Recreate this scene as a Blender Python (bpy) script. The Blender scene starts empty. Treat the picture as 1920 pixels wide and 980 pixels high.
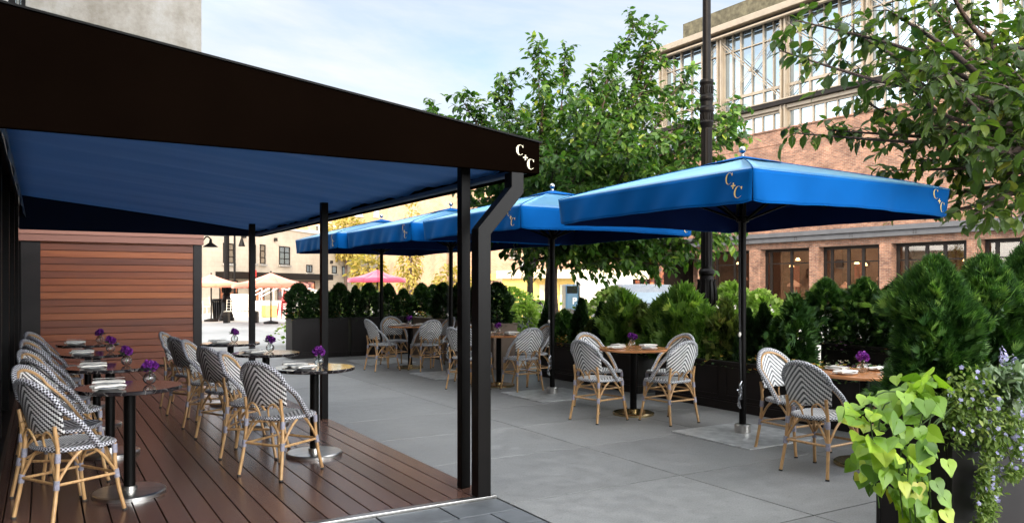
import bpy, math, random
from mathutils import Vector, Matrix, noise
R=math.radians; PI=math.pi
random.seed(7)
sc=bpy.context.scene; COL=sc.collection
# ------------------------------------------------------------------ camera numbers (only used to survey positions)
F=1471.; H=1.46; HY=535.; TH=R(30.9); cT,sT=math.cos(TH),math.sin(TH)
def W(px,d):
    l=(px-960)/F*d
    return Vector((l*cT+d*sT, d*cT-l*sT,0))
def G(px,py,z=0): return W(px,F*(H-z)/(py-HY))
def ZZ(py,d): return H+(HY-py)/F*d
def at(px,py,d):
    p=W(px,d); p.z=ZZ(py,d); return p
# ------------------------------------------------------------------ mesh builder
class MB:
    def __init__(s): s.v=[];s.f=[];s.sm=[];s.uv=[];s.r=[]
    def add(s,vs,fs,smooth=False,uvs=None,r=0.0):
        b=len(s.v); s.v+= [tuple(p) for p in vs]
        s.uv+= list(uvs) if uvs else [(0,0)]*len(vs)
        for q in fs: s.f.append([b+i for i in q]); s.sm.append(smooth); s.r.append(r)
        return s
    def box(s,x0,x1,y0,y1,z0,z1,r=0.0):
        vs=[(x0,y0,z0),(x1,y0,z0),(x1,y1,z0),(x0,y1,z0),(x0,y0,z1),(x1,y0,z1),(x1,y1,z1),(x0,y1,z1)]
        return s.add(vs,[(3,2,1,0),(4,5,6,7),(0,1,5,4),(1,2,6,5),(2,3,7,6),(3,0,4,7)],r=r)
    def tube(s,pts,rad,n=8,caps=True,r=0.0,sq=None,close=False):
        pts=[Vector(p) for p in pts]; m=len(pts)
        rr=rad if isinstance(rad,(list,tuple)) else [rad]*m
        t0=(pts[1]-pts[0]).normalized()
        up=Vector((0,0,1)) if abs(t0.z)<.9 else Vector((0,1,0))
        u=(up-t0*up.dot(t0)).normalized()
        vs=[];uvs=[];L=0
        for i,p in enumerate(pts):
            if i==0: t=t0 if not close else (pts[1]-pts[-2]).normalized()
            elif i==m-1: t=(pts[i]-pts[i-1]).normalized() if not close else (pts[1]-pts[-2]).normalized()
            else: t=(pts[i+1]-pts[i-1]).normalized()
            u=(u-t*u.dot(t)).normalized(); w=t.cross(u)
            if i: L+=(pts[i]-pts[i-1]).length
            for k in range(n+1):
                a=2*PI*k/n
                e=(sq or 1.0)
                vs.append(p+u*math.cos(a)*rr[i]+w*math.sin(a)*rr[i]*e); uvs.append((L,k/n))
        fs=[]
        for i in range(m-1):
            for k in range(n):
                a=i*(n+1)+k; fs.append((a,a+1,a+n+2,a+n+1))
        s.add(vs,[f[::-1] for f in fs],True,uvs,r)
        if caps and not close:
            s.add([vs[k] for k in range(n)],[list(range(n))],r=r)
            s.add([vs[(m-1)*(n+1)+k] for k in range(n)],[list(range(n))[::-1]],r=r)
        return s
    def bar(s,a,b,w,h=None,r=0.0):
        h=h or w; a=Vector(a);b=Vector(b); t=(b-a).normalized()
        up=Vector((0,0,1)) if abs(t.z)<.95 else Vector((0,1,0))
        u=t.cross(up).normalized()*w/2; v=u.cross(t).normalized()*h/2
        vs=[a-u-v,a+u-v,a+u+v,a-u+v,b-u-v,b+u-v,b+u+v,b-u+v]
        return s.add(vs,[(3,2,1,0),(4,5,6,7),(0,1,5,4),(1,2,6,5),(2,3,7,6),(3,0,4,7)],r=r)
    def lathe(s,prof,n=24,o=(0,0,0),smooth=True,r=0.0):
        # every segment gets its own ring pair so that corners stay crisp
        o=Vector(o)
        for (r0,z0),(r1,z1) in zip(prof[:-1],prof[1:]):
            vs=[];fs=[]
            for k in range(n):
                a=2*PI*k/n; c,q=math.cos(a),math.sin(a)
                vs+= [o+Vector((r0*c,r0*q,z0)),o+Vector((r1*c,r1*q,z1))]
            for k in range(n):
                a=2*k;b=(2*k+2)%(2*n); fs.append((a,b,b+1,a+1))
            s.add(vs,fs,smooth,r=r)
        return s
    def grid(s,fn,nu,nv,smooth=True,uvf=None,r=0.0,flip=False):
        vs=[];uvs=[]
        for j in range(nv+1):
            for i in range(nu+1):
                vs.append(fn(i/nu,j/nv)); uvs.append(uvf(i/nu,j/nv) if uvf else (i/nu,j/nv))
        fs=[]
        for j in range(nv):
            for i in range(nu):
                a=j*(nu+1)+i; q=(a,a+1,a+nu+2,a+nu+1); fs.append(q[::-1] if flip else q)
        return s.add(vs,fs,smooth,uvs,r)
    def sphere(s,c,rad,n=12,m=8,sz=1.0,r=0.0):
        c=Vector(c)
        return s.grid(lambda a,b: c+Vector((math.cos(2*PI*a)*math.sin(PI*b),math.sin(2*PI*a)*math.sin(PI*b),-math.cos(PI*b)*sz))*rad,n,m,r=r)
    def build(s,name,mat,parent=None,bevel=0,loc=None,solid=0):
        me=bpy.data.meshes.new(name); me.from_pydata(s.v,[],s.f)
        me.polygons.foreach_set('use_smooth',s.sm)
        uvl=me.uv_layers.new(name='UVMap'); idx=[0]*len(me.loops); me.loops.foreach_get('vertex_index',idx)
        fl=[]
        for i in idx: fl+= s.uv[i]
        uvl.data.foreach_set('uv',fl)
        at_=me.attributes.new('rnd','FLOAT','FACE'); at_.data.foreach_set('value',s.r)
        me.materials.append(mat); me.update()
        o=bpy.data.objects.new(name,me); COL.objects.link(o)
        if parent: o.parent=parent
        if loc is not None: o.location=loc
        if bevel:
            m=o.modifiers.new('bevel','BEVEL'); m.width=bevel; m.segments=2; m.limit_method='ANGLE'
        if solid:
            m=o.modifiers.new('solid','SOLIDIFY'); m.thickness=solid; m.offset=0
        return o
def tag(o,label=None,cat=None,group=None,kind=None):
    if label: o['label']=label
    if cat: o['category']=cat
    if group: o['group']=group
    if kind: o['kind']=kind
    return o
def empty(name,loc=(0,0,0),rz=0,label=None,cat=None,group=None):
    o=bpy.data.objects.new(name,None); COL.objects.link(o); o.location=loc; o.rotation_euler=(0,0,rz); o.empty_display_size=.1
    return tag(o,label,cat,group)
def kids(o): return [c for c in bpy.data.objects if c.parent==o]
_tree={}
def copy_tree(o,parent=None):
    if o.name not in _tree: _tree[o.name]=kids(o)
    c=o.copy(); COL.objects.link(c)
    if parent: c.parent=parent
    for ch in _tree[o.name]: copy_tree(ch,c)
    return c
def catmull(P,n=6):
    P=[Vector(p) for p in P]; out=[]
    for i in range(len(P)-1):
        p0=P[max(i-1,0)];p1=P[i];p2=P[i+1];p3=P[min(i+2,len(P)-1)]
        for k in range(n):
            t=k/n
            out.append(.5*((2*p1)+(p2-p0)*t+(2*p0-5*p1+4*p2-p3)*t*t+(3*p1-p0-3*p2+p3)*t**3))
    out.append(P[-1]); return out
# ------------------------------------------------------------------ materials
class NT:
    def __init__(s,name):
        s.m=bpy.data.materials.new(name); s.m.use_nodes=True; s.t=s.m.node_tree; s.n=s.t.nodes; s.l=s.t.links
        s.b=s.n['Principled BSDF']; s.out=s.n['Material Output']
    def N(s,typ,**k):
        q=s.n.new(typ)
        for a,v in k.items(): setattr(q,a,v)
        return q
    def L(s,a,b): s.l.new(a,b)
    def math(s,op,a,b=None,c=None):
        q=s.N('ShaderNodeMath',operation=op)
        for i,v in enumerate((a,b,c)):
            if v is None: continue
            if isinstance(v,(int,float)): q.inputs[i].default_value=v
            else: s.L(v,q.inputs[i])
        return q.outputs[0]
    def noise(s,vec,scale,detail=4,rough=.55,dim='3D'):
        q=s.N('ShaderNodeTexNoise'); q.inputs['Scale'].default_value=scale; q.inputs['Detail'].default_value=detail; q.inputs['Roughness'].default_value=rough
        if vec is not None: s.L(vec,q.inputs['Vector'])
        return q.outputs['Fac']
    def ramp(s,fac,stops):
        q=s.N('ShaderNodeValToRGB'); e=q.color_ramp.elements
        while len(e)<len(stops): e.new(.5)
        for i,(p,c) in enumerate(stops): e[i].position=p; e[i].color=(*c,1)
        s.L(fac,q.inputs[0]); return q.outputs[0]
    def mix(s,fac,a,b,bt='MIX'):
        q=s.N('ShaderNodeMix',data_type='RGBA',blend_type=bt)
        for sock,v in ((q.inputs[0],fac),(q.inputs[6],a),(q.inputs[7],b)):
            if isinstance(v,(int,float)): sock.default_value=v
            elif isinstance(v,tuple): sock.default_value=(*v,1)
            else: s.L(v,sock)
        return q.outputs[2]
    def coord(s,which='Object',scale=None,rot=None):
        tc=s.N('ShaderNodeTexCoord'); o=tc.outputs[which]
        if scale or rot:
            mp=s.N('ShaderNodeMapping'); s.L(o,mp.inputs[0])
            if scale: mp.inputs['Scale'].default_value=scale
            if rot: mp.inputs['Rotation'].default_value=rot
            o=mp.outputs[0]
        return o
    def geo(s): return s.N('ShaderNodeNewGeometry').outputs['Position']
    def attr(s,n='rnd'): return s.N('ShaderNodeAttribute',attribute_name=n).outputs['Fac']
    def set(s,color=None,rough=None,metal=None,spec=None,**k):
        for nm,v in (('Base Color',color),('Roughness',rough),('Metallic',metal),('Specular IOR Level',spec)):
            if v is None: continue
            i=s.b.inputs[nm]
            if isinstance(v,tuple): i.default_value=(*v,1)
            elif isinstance(v,(int,float)): i.default_value=v
            else: s.L(v,i)
        return s
    def bump(s,h,strength=.3,dist=.01):
        q=s.N('ShaderNodeBump'); q.inputs['Strength'].default_value=strength; q.inputs['Distance'].default_value=dist
        s.L(h,q.inputs['Height']); s.L(q.outputs[0],s.b.inputs['Normal']); return q.outputs[0]
    def translucent(s,col,fac):
        tr=s.N('ShaderNodeBsdfTranslucent'); 
        if isinstance(col,tuple): tr.inputs[0].default_value=(*col,1)
        else: s.L(col,tr.inputs[0])
        mx=s.N('ShaderNodeMixShader'); mx.inputs[0].default_value=fac
        s.L(s.b.outputs[0],mx.inputs[1]); s.L(tr.outputs[0],mx.inputs[2]); s.L(mx.outputs[0],s.out.inputs[0])
def simple(name,color,rough=.5,metal=0,spec=.5,var=.12,scale=6,bump=0,bscale=80):
    t=NT(name); co=t.coord()
    n=t.noise(co,scale,5)
    a=tuple(c*(1-var) for c in color); b=tuple(min(1,c*(1+var)) for c in color)
    t.set(t.ramp(n,[(.3,a),(.7,b)]),rough,metal,spec)
    if bump: t.bump(t.noise(co,bscale,3),bump,.005)
    return t.m
M={}
M['black_metal']=simple('black_metal',(.0030,.0024,.0021),.42,0,.09,.2,3)
M['bronze']=simple('dark_bronze',(.004,.003,.0025),.4,0,.15,.25,1.2)
M['fascia']=simple('fascia_brown',(.0030,.0016,.0010),.7,0,.0,.25,1.0,.06,300)
M['steel']=simple('brushed_steel',(.52,.50,.47),.28,1,.5,.15,12)
M['plate_steel']=simple('worn_steel_plate',(.50,.50,.49),.38,.35,.5,.3,9,.15,40)
M['brass']=simple('aged_brass',(.50,.38,.20),.24,1,.5,.15,10)
M['chrome']=simple('chrome',(.45,.46,.48),.18,1,.5,.05)
M['bamboo']=None
def m_bamboo(name,c1,c2):
    t=NT(name); co=t.coord('Object',(60,60,9)); n=t.noise(co,1,4)
    t.set(t.ramp(n,[(.3,c1),(.7,c2)]),.35,0,.5); t.bump(n,.1,.002); return t.m
M['bamboo']=m_bamboo('rattan_pole',(.36,.19,.075),(.56,.34,.15))
M['bamboo_dark']=m_bamboo('rattan_pole_brown',(.22,.085,.028),(.36,.155,.05))
M['binding']=simple('cord_binding',(.27,.26,.31),.6,0,.3,.25,60,.4,300)
def m_weave(name,dark,white,mode):
    t=NT(name); uv=t.coord('UV'); sx=t.N('ShaderNodeSeparateXYZ'); t.L(uv,sx.inputs[0]); u,v=sx.outputs[0],sx.outputs[1]
    if mode=='chev':
        q=.0108
        au=t.math('FLOOR',t.math('DIVIDE',t.math('ABSOLUTE',u),q)); vv=t.math('FLOOR',t.math('DIVIDE',v,q))
        s_=t.math('MODULO',t.math('ADD',t.math('ADD',au,vv),400),4)
        fac=t.math('LESS_THAN',s_,1.5)
        h=t.math('MULTIPLY',t.math('ABSOLUTE',t.math('SINE',t.math('MULTIPLY',u,PI/q))),t.math('ABSOLUTE',t.math('SINE',t.math('MULTIPLY',v,PI/q))))
    else:
        a=t.math('FLOOR',t.math('DIVIDE',u,.0115)); b=t.math('FLOOR',t.math('MULTIPLY',v,8))
        s_=t.math('MODULO',t.math('ADD',t.math('ADD',a,b),400),2); fac=t.math('LESS_THAN',s_,.5)
        h=t.math('ABSOLUTE',t.math('SINE',t.math('MULTIPLY',u,PI/.0115)))
    col=t.mix(fac,dark,white)
    n=t.noise(t.coord(),14,3); col=t.mix(.35,col,t.ramp(n,[(.3,(.6,.6,.6)),(.7,(1,1,1))]),'MULTIPLY')
    t.set(col,.42,0,.45); t.bump(h,.5,.003); return t.m
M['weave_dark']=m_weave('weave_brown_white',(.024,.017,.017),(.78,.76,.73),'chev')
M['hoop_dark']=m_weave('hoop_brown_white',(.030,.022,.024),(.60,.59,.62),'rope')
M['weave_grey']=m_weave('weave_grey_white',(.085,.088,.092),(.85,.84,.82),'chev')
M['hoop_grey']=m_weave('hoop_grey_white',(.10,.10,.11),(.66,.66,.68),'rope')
# deck boards
def m_wood(name,stops,scale,rough,spec=.5,stretch=(1,14,1),bump=.15,gv=.35):
    t=NT(name); co=t.coord('Object',tuple(1/q for q in stretch)); 
    r=t.attr(); cm=t.N('ShaderNodeCombineXYZ'); t.L(t.math('MULTIPLY',r,37),cm.inputs[0]); t.L(t.math('MULTIPLY',r,91),cm.inputs[1]); t.L(t.math('MULTIPLY',r,53),cm.inputs[2])
    va=t.N('ShaderNodeVectorMath',operation='ADD'); t.L(co,va.inputs[0]); t.L(cm.outputs[0],va.inputs[1])
    g=t.noise(va.outputs[0],scale,6,.6); fine=t.noise(va.outputs[0],scale*5,4,.6)
    k=t.math('ADD',t.math('MULTIPLY',g,gv),t.math('ADD',t.math('MULTIPLY',r,.5),t.math('MULTIPLY',fine,.22)))
    t.set(t.ramp(k,stops),None,0,spec)
    if isinstance(rough,tuple) and bump:
        rr=t.N('ShaderNodeMapRange'); t.L(t.noise(t.coord(),1.6,5),rr.inputs[0]); rr.inputs[1].default_value=.35; rr.inputs[2].default_value=.65; rr.inputs[3].default_value=rough[0]; rr.inputs[4].default_value=rough[1]
        t.L(rr.outputs[0],t.b.inputs['Roughness'])
    else: t.set(rough=rough if not isinstance(rough,tuple) else .25)
    if bump: t.bump(fine,bump,.003)
    return t.m
M['deck']=m_wood('ipe_deck',[(.1,(.040,.018,.013)),(.45,(.080,.037,.026)),(.9,(.150,.074,.052))],7,(.18,.32),.5,(1,16,1),0)
M['siding']=m_wood('cedar_siding',[(.15,(.050,.014,.008)),(.4,(.125,.031,.012)),(.62,(.22,.056,.016)),(.92,(.40,.12,.030))],5,.42,.4,(9,1,1),.1,.45)
M['fasciawood']=m_wood('pink_cedar_board',[(.1,(.17,.065,.045)),(.9,(.29,.125,.085))],5,.5,.4,(9,1,1),.1)
M['tablewood']=m_wood('orange_teak',[(.1,(.42,.16,.055)),(.9,(.72,.36,.16))],9,.22,.5,(8,1,1),.05)
# concrete paving
def m_pave():
    t=NT('paving_concrete'); p=t.geo()
    n1=t.noise(p,.55,5,.6); n2=t.noise(p,7,6,.65); n3=t.noise(p,90,2)
    k=t.math('ADD',t.math('MULTIPLY',n1,.30),t.math('ADD',t.math('MULTIPLY',n2,.28),t.math('MULTIPLY',n3,.42)))
    k=t.math('ADD',k,t.math('MULTIPLY',t.math('SUBTRACT',t.attr(),.5),.09))
    c=t.ramp(k,[(.36,(.14,.139,.133)),(.5,(.205,.203,.195)),(.64,(.275,.272,.26))])
    st=t.noise(t.math and p,23,3); spots=t.ramp(st,[(.30,(.70,.70,.70)),(.42,(1,1,1)),(.64,(1,1,1)),(.72,(1.25,1.25,1.25))])
    c=t.mix(.6,c,spots,'MULTIPLY')
    t.set(c,None,0,.45); mr=t.N('ShaderNodeMapRange'); t.L(n2,mr.inputs[0]); mr.inputs[1].default_value=.3; mr.inputs[2].default_value=.7; mr.inputs[3].default_value=.40; mr.inputs[4].default_value=.62; t.L(mr.outputs[0],t.b.inputs['Roughness'])
    t.bump(t.math('ADD',n3,n2),.12,.004); return t.m
M['pave']=m_pave()
M['paver']=simple('stone_paver',(.105,.112,.118),.5,0,.45,.3,5,.25,60)
M['plaza']=simple('plaza_asphalt',(.30,.29,.27),.7,0,.3,.25,.25,.1,20)
M['grout']=simple('joint_grout',(.014,.014,.014),.9)
M['earth']=simple('ground_far',(.16,.155,.14),.8,0,.3,.2,.1)
def m_fabric(name,c,tc,tf,rough=.75,folds=None,sheen=.3,spec=.12,stint=(1,1,1),srough=.5):
    t=NT(name); co=t.coord(); n=t.noise(co,1.3,4); w=t.noise(co,420,2)
    t.set(t.ramp(n,[(.3,tuple(q*.86 for q in c)),(.7,tuple(q*1.12 for q in c))]),rough,0,spec)
    t.b.inputs['Sheen Weight'].default_value=sheen; t.b.inputs['Sheen Tint'].default_value=(*stint,1); t.b.inputs['Sheen Roughness'].default_value=srough
    t.bump(w,.15,.001)
    if tf: t.translucent(tc,tf)
    return t.m
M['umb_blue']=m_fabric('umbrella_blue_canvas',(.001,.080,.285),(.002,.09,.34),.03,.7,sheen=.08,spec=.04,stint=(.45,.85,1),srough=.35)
M['umb_top_lit']=m_fabric('umbrella_lit_top_canvas',(.004,.135,.34),(.002,.09,.34),.03,.34,sheen=.8,stint=(.5,.9,1),srough=.3,spec=.8)  # lighter copy of the blue canvas, skylight on the top painted in
M['umb_top_lit'].node_tree.nodes['Principled BSDF'].inputs['Coat Weight'].default_value=.25
M['umb_top_lit'].node_tree.nodes['Principled BSDF'].inputs['Coat Roughness'].default_value=.3
M['underside_shade']=simple('navy_underside_shade',(.006,.018,.085),.9,0,.05,.1,2)  # colour of added dark sheets that stand in for shade under the parasols
M['awn_blue']=m_fabric('awning_blue_canvas',(.075,.165,.28),(.10,.24,.42),.42,.7)
M['awn_navy']=m_fabric('awning_navy_canvas',(.004,.010,.03),(.0,.01,.03),.08,.8)
M['gold']=simple('gold_print',(.85,.60,.20),.5,.0,.4)
M['cream']=simple('cream_print',(.80,.70,.50),.5,0,.4,.04)
M['umb_salmon']=m_fabric('salmon_canvas',(.72,.25,.15),(.8,.3,.2),.25)
M['umb_crimson']=m_fabric('crimson_canvas',(.50,.05,.10),(.6,.08,.14),.25)
def m_marble():
    t=NT('black_marble'); co=t.coord(); d=t.noise(co,3.2,4); v=t.N('ShaderNodeVectorMath',operation='SCALE'); cc=t.N('ShaderNodeCombineXYZ'); t.L(d,cc.inputs[0]); t.L(d,cc.inputs[1]); t.L(cc.outputs[0],v.inputs[0]); v.inputs[3].default_value=.7
    va=t.N('ShaderNodeVectorMath',operation='ADD'); t.L(co,va.inputs[0]); t.L(v.outputs[0],va.inputs[1])
    q=t.N('ShaderNodeTexVoronoi',feature='DISTANCE_TO_EDGE'); q.inputs['Scale'].default_value=4.5; t.L(va.outputs[0],q.inputs[0])
    c=t.ramp(q.outputs[0],[(0,(.22,.20,.18)),(.012,(.05,.042,.04)),(.05,(.014,.011,.012))])
    t.set(c,.10,0,.6); return t.m
M['marble']=m_marble()
M['ceramic']=simple('white_ceramic',(.78,.77,.74),.18,0,.5,.03)
M['linen']=simple('linen_napkin',(.74,.70,.63),.85,0,.2,.08,20,.3,200)
def m_glass():
    t=NT('clear_glass'); t.set((.95,.97,.96),.03,0,.5); t.b.inputs['Transmission Weight'].default_value=1; t.b.inputs['IOR'].default_value=1.45; return t.m
M['glass']=m_glass()
def m_leaf(name,stops,tf=.3,rough=.4,spec=.22,tcol=None):
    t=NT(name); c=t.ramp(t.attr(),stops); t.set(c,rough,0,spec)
    tc=t.mix(1.0,c,tcol or (1.5,1.9,.8),'MULTIPLY')
    t.translucent(tc,tf); return t.m
M['leaf']=m_leaf('cherry_leaf',[(0,(.014,.038,.008)),(.45,(.042,.092,.017)),(.8,(.105,.175,.028)),(1,(.25,.27,.04))],.36,.36)
M['leaf_dark']=m_leaf('shade_leaf',[(0,(.016,.036,.008)),(.5,(.050,.085,.014)),(.85,(.13,.165,.024)),(1,(.28,.26,.04))],.34,.45)
M['leaf_yellow']=m_leaf('yellow_leaf',[(0,(.16,.13,.03)),(.6,(.30,.21,.05)),(1,(.42,.30,.09))],.4,.6)
M['arb']=m_leaf('arborvitae',[(0,(.010,.026,.009)),(.35,(.028,.075,.017)),(.7,(.075,.155,.030)),(1,(.20,.30,.06))],.14,.42)
M['arb_dark']=m_leaf('dark_arborvitae',[(0,(.007,.020,.006)),(.6,(.017,.044,.011)),(1,(.060,.105,.022))],.18,.5)
M['juniper']=m_leaf('bright_cypress',[(0,(.022,.050,.010)),(.4,(.070,.14,.024)),(.8,(.17,.27,.04)),(1,(.34,.40,.08))],.28,.5)
M['golden']=m_leaf('olive_cypress',[(0,(.03,.045,.012)),(.5,(.09,.12,.028)),(.85,(.20,.21,.05)),(1,(.26,.17,.06))],.25,.5)
M['pale_bush']=m_leaf('pale_bush',[(0,(.10,.17,.03)),(.6,(.24,.33,.07)),(1,(.42,.45,.14))],.35,.5)
M['lime']=m_leaf('lime_vine_leaf',[(0,(.07,.15,.015)),(.35,(.17,.30,.025)),(.7,(.30,.43,.035)),(.95,(.42,.50,.05)),(1,(.45,.42,.06))],.30,.42,.45,(1.3,1.5,.6))
M['dusty']=m_leaf('grey_green_leaf',[(0,(.06,.10,.05)),(.5,(.14,.20,.10)),(1,(.38,.42,.32))],.2,.55)
M['trail']=m_leaf('trailing_leaf',[(0,(.05,.09,.02)),(.6,(.16,.22,.05)),(1,(.30,.34,.09))],.25,.5)
M['lav']=m_leaf('lavender_petal',[(0,(.24,.22,.42)),(1,(.50,.48,.66))],.25,.6,.3,(1,1,1))
M['purple']=m_leaf('purple_petal',[(0,(.07,.008,.12)),(.5,(.17,.02,.26)),(1,(.34,.05,.36))],.25,.6,.3,(1,1,1))
M['bluish']=None
M['flowers']=m_leaf('bedding_flowers',[(0,(.55,.12,.02)),(.35,(.75,.30,.03)),(.6,(.7,.55,.08)),(.85,(.65,.62,.6)),(1,(.30,.05,.28))],.25,.6,.3,(1,1,1))
M['bedding']=m_leaf('bedding_leaf',[(0,(.02,.045,.015)),(.6,(.055,.10,.028)),(.92,(.13,.18,.04)),(1,(.10,.03,.09))],.25,.5)
def m_bark(name,a,b):
    t=NT(name); co=t.coord('Object',(1,1,3.5)); n=t.noise(co,14,6,.65); t.set(t.ramp(n,[(.3,a),(.7,b)]),.8,0,.3); t.bump(n,.6,.02); return t.m
M['bark']=m_bark('cherry_bark',(.035,.022,.018),(.10,.065,.052))
M['soil']=simple('soil',(.03,.02,.012),.9)
def m_planter():
    t=NT('planter_charcoal'); co=t.coord(); n=t.noise(co,2.2,5,.6); t.set(t.ramp(n,[(.3,(.009,.007,.0065)),(.7,(.017,.013,.012))]),.42,0,.22); t.bump(t.noise(co,160,2),.1,.002); return t.m
M['planter']=m_planter()
M['planter_brown']=simple('planter_taupe',(.17,.115,.085),.5,0,.4,.15,2)
M['planter_grey']=simple('planter_grey',(.12,.12,.125),.6,0,.4,.2,2)
def m_concrete_wall():
    t=NT('stained_concrete'); co=t.coord(); n1=t.noise(co,.7,7,.68); n2=t.noise(t.coord('Object',(1,1,.35)),2.3,5); n3=t.noise(co,13,5,.7)
    k=t.math('ADD',t.math('MULTIPLY',n1,.55),t.math('ADD',t.math('MULTIPLY',n2,.3),t.math('MULTIPLY',n3,.15)))
    t.set(t.ramp(k,[(.36,(.15,.125,.095)),(.5,(.26,.235,.20)),(.62,(.34,.325,.30))]),.9,0,.2); t.bump(n3,.3,.02); return t.m
M['concrete']=m_concrete_wall()
def m_brick(name,c1,c2,mortar,rw=.22,rh=.075,scale=1.0,mott=.9):
    t=NT(name); co=t.coord(); sx=t.N('ShaderNodeSeparateXYZ'); t.L(co,sx.inputs[0]); cm=t.N('ShaderNodeCombineXYZ')
    t.L(t.math('ADD',sx.outputs[0],sx.outputs[1]),cm.inputs[0]); t.L(sx.outputs[2],cm.inputs[1])
    b=t.N('ShaderNodeTexBrick'); t.L(cm.outputs[0],b.inputs['Vector']); b.inputs['Scale'].default_value=scale
    b.inputs['Brick Width'].default_value=rw; b.inputs['Row Height'].default_value=rh; b.inputs['Mortar Size'].default_value=.012; b.inputs['Bias'].default_value=-.1
    b.inputs['Color1'].default_value=(*c1,1); b.inputs['Color2'].default_value=(*c2,1); b.inputs['Mortar'].default_value=(*mortar,1)
    n=t.noise(co,.8,8,.75); c=t.mix(mott,b.outputs[0],t.ramp(n,[(.36,(.50,.47,.47)),(.5,(.95,.95,.95)),(.62,(1.4,1.35,1.3))]),'MULTIPLY')
    t.set(c,.85,0,.2); t.bump(b.outputs['Fac'],-.4,.01); return t.m
M['brick']=m_brick('red_brick',(.165,.080,.050),(.085,.038,.025),(.15,.12,.095),.30,.10)
M['brick_lit']=m_brick('orange_brick',(.36,.20,.115),(.27,.145,.08),(.3,.24,.17),mott=.5)
M['brick_tan']=m_brick('tan_brick',(.30,.19,.085),(.25,.15,.065),(.27,.19,.11),mott=.4)
M['render']=m_brick('painted_block',(.42,.35,.265),(.40,.335,.255),(.37,.31,.235),.5,.25,mott=.25)
M['trim_gold']=simple('cream_steel',(.15,.12,.085),.45,0,.5,.12,1.5)
M['trim_dark']=simple('dark_steel',(.008,.006,.005),.5,0,.12,.3,2)
M['beam_grey']=simple('painted_grey_steel',(.050,.051,.055),.55,0,.2,.15,2)
M['green_wall']=simple('mossy_screen',(.055,.048,.030),.9,0,.2,.5,2.5)
def m_pane(name,refl,tint,emis=None):
    t=NT(name); t.set(tint,.04,0,.5)
    g=t.N('ShaderNodeBsdfGlossy'); g.inputs['Color'].default_value=(.42,.50,.55,1); g.inputs['Roughness'].default_value=.03
    n=t.noise(t.coord(),1.7,3); bp=t.N('ShaderNodeBump'); bp.inputs['Strength'].default_value=.06; bp.inputs['Distance'].default_value=.05; t.L(n,bp.inputs['Height']); t.L(bp.outputs[0],g.inputs['Normal'])
    mx=t.N('ShaderNodeMixShader'); mx.inputs[0].default_value=refl
    t.L(t.b.outputs[0],mx.inputs[1]); t.L(g.outputs[0],mx.inputs[2]); t.L(mx.outputs[0],t.out.inputs[0])
    if emis:
        co=t.coord('Object',(1,1,1.6)); v=t.N('ShaderNodeTexVoronoi'); v.inputs['Scale'].default_value=1.6; t.L(co,v.inputs[0])
        n2=t.noise(co,1.5,5,.6); k=t.math('ADD',t.math('MULTIPLY',n2,.8),t.math('MULTIPLY',v.outputs[0],.25))
        c=t.ramp(k,[(.42,(.01,.006,.004)),(.52,(.16,.03,.012)),(.62,(.5,.15,.05)),(.74,(1,.55,.22))])
        t.L(c,t.b.inputs['Emission Color']); t.b.inputs['Emission Strength'].default_value=emis
    return t.m
M['pane_sky']=m_pane('sky_glass',.6,(.03,.036,.038))
M['pane_warm']=m_pane('lit_shop_glass',.16,(.02,.014,.012),.55)
M['room_wall']=simple('room_wall',(.10,.03,.018),.7)
M['room_red']=simple('room_curtain',(.45,.06,.04),.7)
M['room_pink']=simple('room_pink',(.75,.40,.32),.7)
def m_emit(name,c,e):
    t=NT(name); t.set(c,.5); t.b.inputs['Emission Color'].default_value=(*c,1); t.b.inputs['Emission Strength'].default_value=e; return t.m
M['room_lamp']=m_emit('room_lamp',(1,.62,.28),3.5)
def m_thin():
    t=NT('shop_glass'); tr=t.N('ShaderNodeBsdfTransparent'); tr.inputs[0].default_value=(.72,.70,.66,1); g=t.N('ShaderNodeBsdfGlossy'); g.inputs['Roughness'].default_value=.02; g.inputs['Color'].default_value=(.5,.45,.4,1)
    mx=t.N('ShaderNodeMixShader'); mx.inputs[0].default_value=.13; t.L(tr.outputs[0],mx.inputs[1]); t.L(g.outputs[0],mx.inputs[2]); t.L(mx.outputs[0],t.out.inputs[0]); return t.m
M['pane_shop']=m_thin()
M['pane_dark']=m_pane('dark_glass',.10,(.006,.006,.007))
M['pane_house']=m_pane('house_glass',.35,(.10,.09,.07))
M['white_paint']=simple('white_paint',(.50,.47,.42),.5,0,.4,.06)
M['cream_paint']=simple('cream_paint',(.50,.42,.28),.5,0,.4,.1)
M['yellow_paint']=simple('yellow_paint',(.60,.40,.09),.5,0,.4,.1)
M['red_paint']=simple('red_paint',(.40,.02,.02),.4,0,.5,.1)
M['rubber']=simple('rubber',(.02,.02,.02),.8)
M['silver_paint']=simple('silver_car_paint',(.25,.26,.27),.22,.6,.5,.04)
M['blue_paint']=simple('blue_panel',(.015,.05,.085),.4)
M['iron']=simple('cast_iron',(.0035,.0026,.0022),.45,0,.10,.3,8,.15,60)
M['wire']=simple('galvanised_wire',(.35,.32,.28),.4,.7,.5)
M['lamp_white']=simple('lamp_glass',(.7,.68,.6),.3)
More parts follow.
